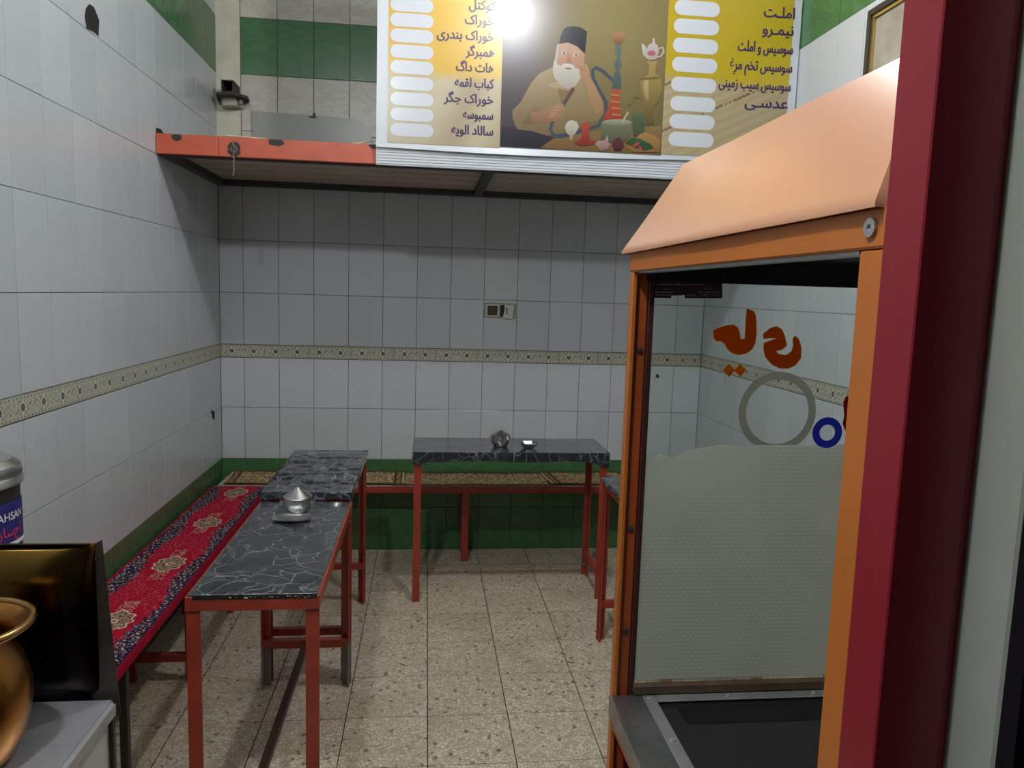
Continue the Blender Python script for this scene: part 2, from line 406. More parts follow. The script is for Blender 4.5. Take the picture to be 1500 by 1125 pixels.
# plaster strip in the corner above the shelf, marks in the walls
B().box(0, .1305, -.004, .004, 2.2, HC).build('plaster_strip', 'plaster', wb)
def blob(cx, cz, rx, rz, n=22, jag=.12, seed=1):
    r_ = random.Random(seed)
    return [(cx+rx*math.cos(2*math.pi*k/n)*(1+r_.uniform(-jag, jag)), cz+rz*math.sin(2*math.pi*k/n)*(1+r_.uniform(-jag, jag))) for k in range(n)]
h = [pix(px, py, x=0) for (px, py) in ((127, 42), (124, 24), (126, 12), (131, 6), (137, 10), (142, 22), (145, 30), (144, 53), (138, 47))]
B().poly([(p.x+.0012, p.y, p.z) for p in h], (-.003, 0, 0)).build('chiselled_hole', 'mortar_hole', wl)
h = [pix(px, py, x=0) for (px, py) in ((309, 600), (314, 603), (314, 615), (311, 612))]
B().poly([(p.x+.0012, p.y, p.z) for p in h], (-.003, 0, 0)).build('chipped_spot', 'mortar_hole', wl)
h = [pix(px, py, x=0) for (px, py) in ((228, 201), (229, 187), (235, 189), (240, 196), (240, 201))]
B().poly([(p.x+.0012, p.y, p.z) for p in h], (-.003, 0, 0)).build('chiselled_hole', 'mortar_hole', wl)
pts = blob(2.63, 1.105, .013, .013, 12, .3, 4)
hk = B().poly([(x, -.001, z) for x, z in pts], (0, .002, 0)).build('wall_plug', 'socket_inside', wb)

# ================================================================== electric lamps
def bulb(name, spec, label):
    (x, y, z), strength, col = spec
    t = empty(name, (x, y, z)); tag(t, label, 'lamp')
    s = NT('bulb_glow_'+name+str(len(MATS))); s.set(emit=col, es=strength, col=(.8, .8, .8))
    B().lathe([(0, -.065), (.03, -.058), (.052, -.035), (.058, -.005), (.05, .03), (.03, .055), (.02, .066)], (x, y, z), 24).build('bulb', s.m.name, t, True)
    B().lathe([(.0, .062), (.022, .062), (.024, .11), (.012, .125), (0, .125)], (x, y, z), 20).build('lamp_holder', 'bulb_holder', t, True)
    B().tube([(x, y, z+.12), (x, y, HC)], .004, 8).build('cable', 'bulb_holder', t)
bulb('ceiling_lamp', LAMP_MAIN, 'bare glowing bulb hanging from ceiling over the black tables')
bulb('ceiling_lamp', LAMP_DOOR, 'bare glowing bulb hanging from ceiling over the entrance')

# ================================================================== HIGH SHELF WITH BEAM
sh = empty('wall_shelf', (1.45, -.5, 2.15)); tag(sh, 'high board shelf with orange-red front beam across the end wall', 'shelf')
YS = -1.0
B().box(.002, .2655, YS, YS+.03, 2.152, 2.238, .002).build('front_beam', 'beam_red', sh)
B().box(.2665, W-.004, YS, YS+.03, 2.152, 2.238, .002).build('front_beam', 'beam_red', sh)
B().box(.002, .045, YS+.03, -.004, 2.15, 2.20).build('side_beam', 'dark_steel', sh)
B().box(W-.045, W-.004, YS+.03, -.004, 2.15, 2.20).build('side_beam', 'dark_steel', sh)
B().box(.045, W-.045, -.045, -.004, 2.15, 2.20).build('rear_beam', 'dark_steel', sh)
B().box(.045, W-.045, YS+.031, YS+.06, 2.146, 2.156).build('front_flange', 'dark_steel', sh)
B().box(1.453, 1.50, YS+.03, -.045, 2.150, 2.178).build('cross_bar', 'dark_steel', sh)
B().box(.046, W-.046, YS+.031, -.046, 2.1995, 2.206).build('light_blocker', 'dark_steel', sh)  # unseen sheet added to block light leaking through the board gaps
for k in range(5):
    a0 = YS+.032+k*.1855; cut = [.045, 1.0+.13*(k % 3), 2.0-.11*(k % 2), W-.045]
    for c0, c1 in zip(cut, cut[1:]):
        B().box(c0+.001, c1-.001, a0+.010, a0+.174, 2.179, 2.198, .001).build('board', 'shelf_board', sh)
for (px, py, rx, rz, sd) in ((343, 219, .028, .036, 1), (404, 208, .034, .018, 2), (259, 201, .022, .014, 3), (547, 213, .02, .014, 5)):
    c = pix(px, py, y=YS)
    pp = [(x, YS-.0012, min(max(z, 2.1535), 2.2368)) for x, z in blob(c.x, c.z, rx, rz, 20, .16, sd)]
    B().poly(pp, (0, .001, 0)).build('scorch_mark', 'scorched', sh)
c = pix(343, 219, y=YS)
tw = [(c.x+.004*math.cos(k*.9), YS-.009+.004*math.sin(k*.9), c.z+.035-.15*k/40) for k in range(41)]
wo = B().tube(tw, .0022, 6).tube([(c.x-.003*math.cos(k*.9), YS-.009-.004*math.sin(k*.9), c.z+.03-.135*k/36) for k in range(37)], .0018, 6)
wo.tube([(c.x+.012*math.cos(t), YS-.009, c.z+.014*math.sin(t)) for t in [k*.4 for k in range(16)]], .002, 6, True)
tag(wo.build('hanging_wire', 'wire_grey', pivot=(c.x, YS-.009, c.z)), 'twisted grey wire dangling from the scorched shelf beam', 'wire')
# grey panel standing on the shelf
pa = empty('grey_panel', (.53, -.03, 2.2)); tag(pa, 'flat grey panel standing on shelf against cream tiles', 'panel')
zt = 2.565
out = [(.198, 2.2), (.198, zt)]+[(.74, zt-.012)]+[(.74+.125*math.sin(t), zt-.13+.118*math.cos(t)) for t in [.3, .6, .9, 1.2, 1.5]]+[(.868, 2.2)]
B().poly([(x, -.022, z) for x, z in out], (0, .012, 0)).build('board_face', 'panel_grey', pa)
cc = pix(458, 172, y=-.02)
B().box(cc.x-.02, cc.x+.02, -.028, -.023, zt-.022, zt-.012).lathe([(0, 0), (.007, 0), (.007, .016), (0, .018)], (cc.x+.008, -.026, zt-.012), 10).build('top_clip', 'dark_steel', pa)
pts = []
for (px, py) in ((322, 198), (350, 200), (400, 205), (450, 209), (500, 211), (525, 210), (548, 206)):
    p = pix(px, py, y=-.94); pts.append((p.x, -.94, p.z))
tag(B().tube(pts, .0035, 6).build('cord', 'cord_cream', pivot=pts[0]), 'thin cream cord lying along the shelf behind orange beam', 'cord')
# pipe stub in the corner
c = pix(335, 128, y=-.12)
st = empty('pipe_stub', (c.x, -.004, c.z)); tag(st, 'cut rusty square pipe stub set in corner above the shelf', 'pipe')
hb = B(); q = .032
for (i, j, k_, l_) in ((-q, q, -q, -q+.005), (-q, q, q-.005, q), (-q, -q+.005, -q+.005, q-.005), (q-.005, q, -q+.005, q-.005)):
    hb.box(c.x+i, c.x+j, -.15, -.005, c.z+k_, c.z+l_)
hb.box(c.x-q+.005, c.x+q-.005, -.02, -.005, c.z-q+.005, c.z+q-.005)
hb.build('square_pipe', 'rust_steel', st)
B().poly([(c.x-.09, -.01, c.z-.034), (c.x+.085, -.01, c.z-.034), (c.x+.095, -.10, c.z-.034), (c.x+.03, -.17, c.z-.034), (c.x-.06, -.15, c.z-.034)], (0, 0, -.014)).build('base_plate', 'rust_steel', st)
B().poly([(c.x-.07, -.008, c.z-.049), (c.x+.05, -.008, c.z-.049), (c.x+.03, -.10, c.z-.049), (c.x-.045, -.09, c.z-.049)], (0, .02, -.035)).build('mortar_lump', 'plaster', st)
B().lathe([(0, 0), (.011, 0), (.011, .018), (.006, .018), (.006, .03), (0, .03)], (c.x+.055, -.08, c.z-.075), 6).build('bolt', 'grey_metal', st)

# ================================================================== MENU SIGN
sg = empty('menu_sign', (1.93, -1.03, 2.145)); tag(sg, 'yellow and white printed menu sign with old man picture above shelf', 'sign')
X0, X1, ZB, ZT = .953, W-.004, 2.146, 3.2
sb = B().box(X0, X1, -1.022, -1.002, ZB, ZT, .001)
for k in range(7): sb.box(X0, X1, -1.0245, -1.0215, ZB+.006+k*.0125, ZB+.013+k*.0125, .0008)
sb.build('backing_board', 'sign_white', sg)
YP = -1.034
def sag(x): return 2.222-.012*math.sin(min(1, max(0, (x-X0)/(1.4)))*math.pi)+.012*min(1, max(0, (x-X0)/1.4))
nb = 40
sheet = [(X0+.001+(X1-X0-.002)*k/nb, YP-.006*math.sin(math.pi*min(1, k/nb*1.7)) if k < 24 else YP, sag(X0+(X1-X0)*k/nb)) for k in range(nb+1)]
s_ = B()
low = [s_.bm.verts.new(p) for p in sheet]; mid = [s_.bm.verts.new((p[0], YP, 2.245)) for p in sheet]; top = [s_.bm.verts.new((p[0], YP, ZT)) for p in sheet]
for k in range(nb):
    s_.bm.faces.new((low[k], low[k+1], mid[k+1], mid[k])); s_.bm.faces.new((mid[k], mid[k+1], top[k+1], top[k]))
vin = s_.build('vinyl_sheet', 'sign_white', sg)
so = vin.modifiers.new('thick', 'SOLIDIFY'); so.thickness = .0015; so.offset = -1
so.offset = 1
# flat printing on the sheet: coloured polygons in thin layers
class Print:
    def __init__(s): s.v = []; s.f = []; s.c = []; s.k = 0
    def poly(s, pts, col, col2=None, layer=None):
        """pts = photo pixels on the sign; fan of coloured triangles; col2 = colour of the lower vertices"""
        s.k += 1; y = YP-.0042-.00006*s.k; i0 = len(s.v)
        q = [pix(px, py, y=YP) for px, py in pts]; zs = [p.z for p in q]; a, b = min(zs), max(zs)
        for p in q:
            s.v.append((p.x, y, p.z)); t = (b-p.z)/(b-a+1e-9)
            c0, c1 = lin(col), lin(col2 or col); s.c.append([c0[j]*(1-t)+c1[j]*t for j in range(3)])
        s.f.append(list(range(i0, len(s.v))))
    def ell(s, cx, cy, rx, ry, col, col2=None, n=18): s.poly([(cx+rx*math.cos(2*math.pi*k/n), cy+ry*math.sin(2*math.pi*k/n)) for k in range(n)], col, col2)
    def stroke(s, pts, w_, col):
        L, R_ = [], []
        for i, (x, y) in enumerate(pts):
            a = pts[max(0, i-1)]; b = pts[min(len(pts)-1, i+1)]; d = math.hypot(b[0]-a[0], b[1]-a[1]) or 1
            nx, ny = -(b[1]-a[1])/d*w_/2, (b[0]-a[0])/d*w_/2; L.append((x+nx, y+ny)); R_.append((x-nx, y-ny))
        for i in range(len(pts)-1): 
            s.poly([L[i], L[i+1], R_[i+1], R_[i]], col); s.k -= 1
        s.k += 1
    def build(s, name, parent):
        me = bpy.data.meshes.new(name); off = Vector(parent.location)
        me.from_pydata([tuple(Vector(v)-off) for v in s.v], [], s.f)
        a = me.color_attributes.new('Col', 'FLOAT_COLOR', 'POINT')
        a.data.foreach_set('color', np.concatenate([np.array(s.c), np.ones((len(s.c), 1))], 1).astype(np.float32).ravel())
        bm = bmesh.new(); bm.from_mesh(me)
        for f in bm.faces:
            if f.normal.y > 0: f.normal_flip()
        bmesh.ops.triangulate(bm, faces=bm.faces, ngon_method='EAR_CLIP'); bm.to_mesh(me); bm.free()
        return mesh_obj(name, me, 'vinyl_paint', parent)
# background panels as gradient grids in sign coordinates
def panel(name, x0, x1, z0, z1, colf, dy):
    def pos(u, v): return (x0+(x1-x0)*u, np.full_like(u, YP-dy), z0+(z1-z0)*v)
    o = color_grid(name, 60, 90, pos, lambda u, v: colf(u, v), 'vinyl_print', sg)
    if o.data.polygons[0].normal.y > 0: o.data.flip_normals()
    return o
def mixc(a, b, t): return np.array(lin(a))*(1-t[..., None])+np.array(lin(b))*t[..., None]
def left_cols(u, v):
    t = np.clip((v-.30)/.05, 0, 1); yel = mixc((240, 190, 62), (246, 206, 96), np.clip(u+.3*np.sin(7*v+5*u), 0, 1))
    bei = mixc((196, 178, 142), (216, 202, 170), np.clip(.5+.5*np.sin(9*v-6*u+2*np.sin(4*u)), 0, 1)); return yel*t[..., None]+bei*(1-t[..., None])
def right_cols(u, v):
    t = np.clip((v-.36+.04*u)/.05, 0, 1); yel = mixc((206, 176, 30), (214, 190, 40), np.clip(u+.2*np.sin(6*v), 0, 1))
    pl = np.abs(((v*4.4-u*1.35) % 1)-.5); bei = mixc((190, 170, 128), (206, 190, 152), np.clip(.5+.5*np.sin(30*(v*4.4-u*1.35)), 0, 1)*.6); bei[pl < .02] = lin((120, 96, 66))
    return yel*t[..., None]+bei*(1-t[..., None])
def pic_cols(u, v):
    g = mixc((104, 92, 96), (158, 140, 88), np.clip((u-.12)/.38, 0, 1)); glow = np.exp(-(((u-.72)/.33)**2+((v-.55)/.35)**2))
    g = g*(1-.5*glow[..., None])+np.array(lin((188, 170, 112)))*.5*glow[..., None]
    return g*.72*np.clip(.55+.75*v, 0, 1.0)[..., None]**.6
ZL = 2.243
panel('printed_panel', 1.004, 1.508, ZL, ZT-.04, left_cols, .0036)
panel('printed_panel', 2.262, W-.045, ZL+.012, ZT-.04, right_cols, .0036)
panel('printed_panel', 1.508, 2.262, ZL+.006, ZT-.04, pic_cols, .0038)
pr = Print()
def A(l): return [(540+x*.24, y*.24) for x, y in l]
def C(l): return [(880+x*.24, y*.24) for x, y in l]
pr.poly(A([(1045, 903), (1130, 850), (1300, 815), (1500, 790)])+C([(366, 770), (360, 938)]), (172, 142, 92), (150, 116, 70))
pr.poly(A([(805, 890), (812, 770), (900, 780), (1000, 800), (1130, 840), (1045, 903)]), (66, 62, 76), (52, 48, 58))
pr.poly(A([(1115, 415), (1040, 450), (990, 510), (930, 620), (875, 680), (880, 730), (905, 790), (990, 800), (1090, 830), (1180, 815), (1240, 790), (1330, 745), (1395, 740), (1430, 700), (1428, 630), (1380, 520), (1330, 440), (1290, 430)]), (196, 172, 128), (150, 126, 86))
pr.poly(A([(1010, 640), (1060, 680), (1110, 680), (1100, 730), (1010, 760), (930, 760)]), (168, 142, 98), (140, 116, 78))
pr.poly(A([(1150, 540), (1220, 560), (1200, 650), (1180, 660)]), (160, 134, 92))
pr.poly(A([(1190, 655), (1300, 660), (1300, 740), (1200, 740)]), (176, 150, 106), (160, 134, 92))
pr.poly(A([(1100, 510), (1160, 500), (1190, 545), (1150, 540), (1100, 530)]), (206, 186, 146))
pr.stroke(A([(1235, 560), (1200, 620), (1160, 690), (1120, 745), (1108, 790), (1125, 825), (1180, 835), (1300, 800), (1400, 770), (1450, 690), (1445, 620), (1400, 545), (1370, 480), (1365, 430), (1385, 415), (1420, 430), (1470, 475), (1500, 500)]), 5.2, (86, 96, 110))
pr.stroke(A([(1250, 540), (1200, 620)]), 5.5, (120, 84, 70))
pr.poly(A([(985, 690), (1090, 670), (1160, 628), (1190, 640), (1195, 680), (1150, 740), (1085, 745), (1000, 745)]), (206, 158, 116), (178, 124, 86))
for k in range(4): pr.ell(*A([(1150-12*k, 660+18*k)])[0], 6.0, 2.3, (216, 172, 132), (190, 138, 98))
pr.poly(A([(1190, 178), (1210, 166), (1250, 162), (1295, 170), (1332, 196), (1325, 270), (1318, 332), (1270, 290), (1215, 265), (1160, 268), (1172, 220)]), (44, 50, 58), (28, 32, 40))
pr.poly(A([(1150, 272), (1215, 262), (1270, 285), (1318, 330), (1312, 400), (1280, 440), (1200, 440), (1150, 400), (1140, 330)]), (226, 186, 152), (206, 152, 116))
pr.poly(A([(1150, 272), (1160, 270), (1155, 340), (1145, 400), (1132, 380)]), (214, 206, 196))
pr.poly(A([(1132, 370), (1150, 395), (1190, 408), (1225, 402), (1262, 415), (1290, 430), (1292, 480), (1262, 525), (1215, 548), (1165, 525), (1130, 470), (1122, 420)]), (238, 232, 218), (206, 196, 176))
pr.poly(A([(1178, 395), (1215, 388), (1255, 402), (1250, 414), (1215, 406), (1180, 408)]), (240, 236, 226))
pr.poly(A([(1198, 414), (1238, 418), (1232, 426), (1204, 424)]), (176, 104, 88))
pr.poly(A([(1210, 325), (1226, 322), (1236, 388), (1206, 386)]), (214, 160, 124), (196, 132, 102))
for (ex, ey) in ((1190, 328), (1262, 340)):
    pr.ell(*A([(ex, ey)])[0], 3.8, 2.0, (240, 232, 220)); pr.ell(*A([(ex+2, ey)])[0], 1.5, 1.6, (52, 40, 34))
    pr.stroke(A([(ex-20, ey-16), (ex, ey-24), (ex+20, ey-15)]), 2.0, (206, 198, 188))
pr.poly(A([(1310, 480), (1345, 462), (1390, 540), (1425, 620), (1430, 680), (1385, 700), (1345, 620)]), (212, 166, 124), (186, 150, 104))
pr.poly(A([(1278, 400), (1300, 388), (1330, 398), (1346, 440), (1345, 480), (1315, 500), (1288, 460)]), (222, 178, 140), (202, 148, 110))
for k in range(3): pr.stroke(A([(1285+14*k, 400-2*k), (1300+13*k, 440)]), 1.0, (176, 122, 88))
# things on the painted table
pr.poly(A([(1195, 775), (1215, 742), (1240, 735), (1268, 745), (1282, 775), (1262, 815), (1245, 830), (1240, 858), (1228, 858), (1225, 830), (1205, 812)]), (244, 238, 222), (190, 180, 150))
pr.ell(*A([(1318, 872)])[0], 15, 5, (190, 84, 70), (150, 54, 46))
pr.poly(A([(1295, 760), (1320, 750), (1348, 758), (1342, 815), (1350, 868), (1318, 878), (1288, 868), (1300, 815)]), (214, 92, 78), (170, 56, 50))
pr.poly(A([(1380, 880), (1400, 862), (1440, 856), (1462, 825), (1466, 850), (1470, 885), (1448, 915), (1410, 918)]), (226, 200, 186), (186, 140, 130))
pr.poly(C([(65, 206), (105, 198), (150, 206), (140, 240), (122, 272), (88, 272), (72, 240)]), (206, 160, 112), (160, 108, 64))
pr.poly(C([(92, 270), (118, 270), (124, 320), (112, 350), (126, 400), (108, 430), (124, 480), (118, 545), (70, 545), (66, 490), (92, 430), (80, 395), (100, 350), (86, 315)]), (120, 140, 140), (88, 104, 100))
pr.poly(C([(62, 545), (122, 545), (112, 610), (118, 670), (134, 735), (10, 735), (42, 660), (62, 610)]), (206, 100, 72), (196, 84, 58))
for k in range(4): pr.stroke(C([(60+2*k, 580+40*k), (112+3*k, 585+40*k)]), 2.0, (226, 160, 100))
pr.poly(C([(255, 340), (245, 265), (262, 275), (280, 300), (290, 275), (312, 265), (315, 235), (325, 235), (328, 265), (345, 280), (352, 320), (335, 365), (290, 370)]), (246, 238, 230), (214, 200, 188))
pr.stroke(C([(350, 300), (375, 292), (382, 318), (365, 345), (340, 352)]), 2.4, (240, 230, 220))
pr.ell(*C([(308, 328)])[0], 6, 4, (214, 120, 140))
pr.poly(C([(275, 375), (345, 375), (335, 400), (328, 450), (360, 470), (372, 540), (350, 620), (320, 655), (312, 700), (325, 760), (275, 760), (280, 700), (262, 640), (240, 570), (240, 490), (290, 455), (292, 400)]), (206, 178, 108), (132, 104, 54))
pr.poly(C([(262, 480), (290, 470), (290, 620), (268, 600), (256, 540)]), (232, 210, 150), (190, 160, 92))
pr.poly(C([(240, 478), (355, 470), (358, 484), (240, 494)]), (150, 122, 64))
pr.stroke(C([(240, 600), (205, 590), (190, 625), (165, 640)]), 3.0, (160, 132, 74))
pr.poly(C([(185, 700), (225, 690), (270, 700), (262, 830), (195, 832)]), (112, 130, 92), (80, 96, 66))
pr.poly(C([(0, 745), (90, 730), (192, 745), (178, 820), (140, 872), (40, 872), (0, 850)]), (150, 152, 120), (104, 108, 84))
pr.ell(*C([(95, 748)])[0], 21, 4.5, (196, 196, 166), (160, 160, 128))
pr.stroke(C([(130, 750), (165, 685)]), 3.5, (206, 198, 176))
pr.poly(C([(160, 900), (235, 820), (270, 808), (330, 830), (362, 860), (358, 930), (190, 930)]), (206, 160, 96), (176, 126, 70))
pr.poly(C([(150, 870), (190, 840), (240, 850), (300, 880), (322, 905), (270, 922), (200, 905)]), (72, 112, 66), (52, 86, 50))
for (a, b) in ((222, 878), (238, 905), (205, 890)): pr.ell(*C([(a, b)])[0], 2.8, 2.6, (206, 90, 96))
pr.poly(C([(66, 890), (80, 855), (108, 838), (132, 860), (138, 895), (118, 922), (82, 920)]), (128, 66, 78), (92, 44, 58))
pr.poly(C([(0, 880), (20, 860), (40, 825), (44, 870), (48, 905), (10, 925), (0, 920)]), (222, 194, 180), (180, 132, 120))
pr.build('printed_picture', sg)
# price boxes
def pill(px0, px1, pyc, h_, k):
    """rounded price box from pixel extents; tilt follows the sign plane"""
    a = pix(px0, pyc, y=YP); b = pix(px1, pyc, y=YP); zc = (a.z+b.z)/2; r_ = h_/2; cx0, cx1 = a.x+r_, b.x-r_
    def outl(q): return [(cx1+q*math.cos(t), zc+q*math.sin(t)) for t in np.linspace(-math.pi/2, math.pi/2, 11)]+[(cx0+q*math.cos(t), zc+q*math.sin(t)) for t in np.linspace(math.pi/2, 1.5*math.pi, 11)]
    o = B().poly([(x, YP-.0042, z) for x, z in outl(r_+.0016)]).build('price_box', 'pill_line', sg)
    bb = B().poly([(x, YP-.0046, z) for x, z in outl(r_)]); q = bb.build('price_field', 'pill_white', o)
for k, yc in enumerate((7.5, 30, 53, 76, 99, 122.5, 145.5, 168, 190.5)): pill(572, 635, yc+.5, .056, k)
for k, yc in enumerate((13, 40, 68, 96, 125, 153, 179, 205)): pill(988-1.3*k, 1054-1.3*k, yc, .064, k)
# Persian lettering (shaped to joining forms, laid out right to left)
FORMS = {'ا': (0xFE8D, 2), 'ب': (0xFE8F, 4), 'ت': (0xFE95, 4), 'ج': (0xFE9D, 4), 'خ': (0xFEA5, 4), 'د': (0xFEA9, 2), 'ر': (0xFEAD, 2), 'ز': (0xFEAF, 2), 'س': (0xFEB1, 4),
         'ع': (0xFEC9, 4), 'غ': (0xFECD, 4), 'ق': (0xFED5, 4), 'ک': (0xFB8E, 4), 'گ': (0xFB92, 4), 'ل': (0xFEDD, 4), 'م': (0xFEE1, 4), 'ن': (0xFEE5, 4), 'و': (0xFEED, 2), 'ه': (0xFEE9, 4), 'ی': (0xFBFC, 4), 'ـ': (0x640, 1)}
def shape(t):
    out = []
    for i, ch in enumerate(t):
        if ch not in FORMS: out.append(ch); continue
        b_, n = FORMS[ch]
        if n == 1: out.append(ch); continue
        pj = i > 0 and t[i-1] in FORMS and FORMS[t[i-1]][1] in (4, 1); nj = n == 4 and i+1 < len(t) and t[i+1] in FORMS
        out.append(chr(b_+(3 if pj and nj else 1 if pj else 2 if nj else 0)))
    return ''.join(reversed(out))
def text_mesh(body, size, bold=.02, xs=1.0):
    c = bpy.data.curves.new('lettering', 'FONT'); c.body = body; c.size = size; c.offset = bold*size; c.resolution_u = 3; c.fill_mode = 'FRONT'
    o = bpy.data.objects.new('lettering', c); COL.objects.link(o); bpy.context.view_layer.update()
    me = bpy.data.meshes.new_from_object(o.evaluated_get(bpy.context.evaluated_depsgraph_get()))
    bpy.data.objects.remove(o); bpy.data.curves.remove(c)
    return me
def lettering(text, xr, zbase, height, width, y, mat, parent, bold=.007, name='menu_lettering'):
    """right-aligned line on the plane y, scaled to the width it has on the sign"""
    me = text_mesh(shape(text), 1.0, bold); n = len(me.vertices)
    co = np.zeros(n*3); me.vertices.foreach_get('co', co); co = co.reshape(-1, 3)
    mn, mx = co.min(0), co.max(0); sx = width/(mx[0]-mn[0]); sz = height
    off = Vector(parent.location)
    q = np.stack([xr-width+(co[:, 0]-mn[0])*sx-off.x, np.full(n, y-off.y), zbase+co[:, 1]*sz-off.z], 1)
    me.vertices.foreach_set('co', q.ravel()); me.update()
    bm = bmesh.new(); bm.from_mesh(me)          # heavier weight: the same outline laid over itself, a hair apart
    for k_, (dx, dz) in enumerate(((.024, 0), (-.024, 0), (.012, .012), (-.012, -.012))):
        m2 = me.copy(); m2.transform(Matrix.Translation((dx*height, -.00004*(k_+1), dz*height))); bm.from_mesh(m2); bpy.data.meshes.remove(m2)
    for f_ in bm.faces:
        if f_.normal.y > 0: f_.normal_flip()
    bm.to_mesh(me); bm.free()
    if False and me.polygons[0].normal.y > 0: me.flip_normals()
    return mesh_obj(name, me, mat, parent)
for (t, pxl, pxr, pyb) in (('کوکتل', 687, 726, 16), ('خوراک', 681, 723, 38), ('خوراک بندری', 640, 723, 61), ('همبرگر', 682, 724, 84), ('هات داگ', 668, 723, 107),
                           ('کباب لقمه', 666, 723, 130), ('خوراک جگر', 650, 722, 153), ('سمبوسه', 678, 722, 176), ('سالاد الویه', 661, 722, 199)):
    a, b = pix(pxl, pyb, y=YP), pix(pxr, pyb, y=YP); lettering(t, b.x, b.z, .056, b.x-a.x, YP-.0046, 'print_purple', sg)
for (t, pxl, pxr, pyb) in (('املـت', 1118, 1163, 28), ('نیمـرو', 1116, 1161, 53), ('سوسیس و املت', 1080, 1160, 80), ('سوسیس تخم مرغ', 1068, 1159, 107), ('سوسیس سیب زمینی', 1052, 1157, 134), ('عدسـی', 1090, 1153, 160)):
    a, b = pix(pxl, pyb, y=YP), pix(pxr, pyb, y=YP); lettering(t, b.x, b.z, .066, b.x-a.x, YP-.0046, 'print_purple', sg)

# ================================================================== OPEN SOCKET ON THE END WALL
so_ = empty('wall_socket', (1.633, 0, 1.4845)); tag(so_, 'open double electrical socket box with loose pale cover on end wall', 'socket')
x0, z0, x1, z1 = 1.5345, 1.443, 1.7325, 1.526
B().box(x0, x1, .0035, .0045, z0, z1).build('recess', 'socket_box', so_)
def ring(b, xa, xb, za, zb, t, ya, yb):
    b.box(xa, xb, ya, yb, za, za+t).box(xa, xb, ya, yb, zb-t, zb).box(xa, xa+t, ya, yb, za+t, zb-t).box(xb-t, xb, ya, yb, za+t, zb-t); return b
ring(B(), x0+.012, x0+.090, z0+.004, z1-.004, .008, -.004, .0034).build('mounting_box', 'socket_plate', so_)
B().box(x0+.021, x0+.081, -.001, .0034, z0+.013, z1-.013).build('empty_hole', 'socket_inside', so_)
B().box(x0+.098, x0+.13, -.001, .0034, z0+.006, z1-.008).build('empty_hole', 'black_pit', so_)
B().poly([(x0+.122, -.004, z1-.006), (x0+.178, -.004, z1-.006), (x0+.175, -.010, z0-.006), (x0+.112, -.010, z0-.004), (x0+.124, -.007, z0+.05)], (0, -.006, 0)).build('loose_cover', 'socket_plate', so_)
B().box(x0+.133, x0+.140, -.0165, -.0145, z0+.02, z1-.022).build('switch_mark', 'socket_inside', so_)

# ================================================================== BENCHES
def bench(name, x0, x1, y0, y1, z, legs, label, group=None, lw=.02):
    t = empty(name, ((x0+x1)/2, (y0+y1)/2, 0)); tag(t, label, 'bench', group)
    r = .04
    B().box(x0, x1, y0, y0+r, z-r, z, .002).build('rail', 'red_paint', t); B().box(x0, x1, y1-r, y1, z-r, z, .002).build('rail', 'red_paint', t)
    B().box(x0, x0+r, y0+r, y1-r, z-r, z).build('rail', 'red_paint', t); B().box(x1-r, x1, y0+r, y1-r, z-r, z).build('rail', 'red_paint', t)
    B().box(x0+.003, x1-.003, y0+.003, y1-.003, z+.0003, z+.008).build('seat_board', 'shelf_board', t)
    for (lx, ly, m) in legs: B().box(lx-lw, lx+lw, ly-lw, ly+lw, 0, z-r, .002).build('leg', m, t)
    return t
bl = bench('bench', .03, .285, -2.45, -.245, .44, [(x, y, 'dark_steel' if y < -2.1 and x > .1 else 'red_paint') for x in (.05, .265) for y in (-2.2, -1.55, -.9, -.28)], 'low red steel bench along side wall under the long red rug', lw=.0125)
B().box(.06, .30, -1.565, -1.535, .085, .115).build('stretcher', 'red_paint', bl)
bb = bench('bench', .03, W-.03, -.225, -.012, .455, [(1.438, -.205, 'red_paint'), (.06, -.205, 'red_paint'), (2.85, -.205, 'red_paint'), (1.438, -.035, 'red_paint')], 'red steel bench across end wall under the beige rugs')
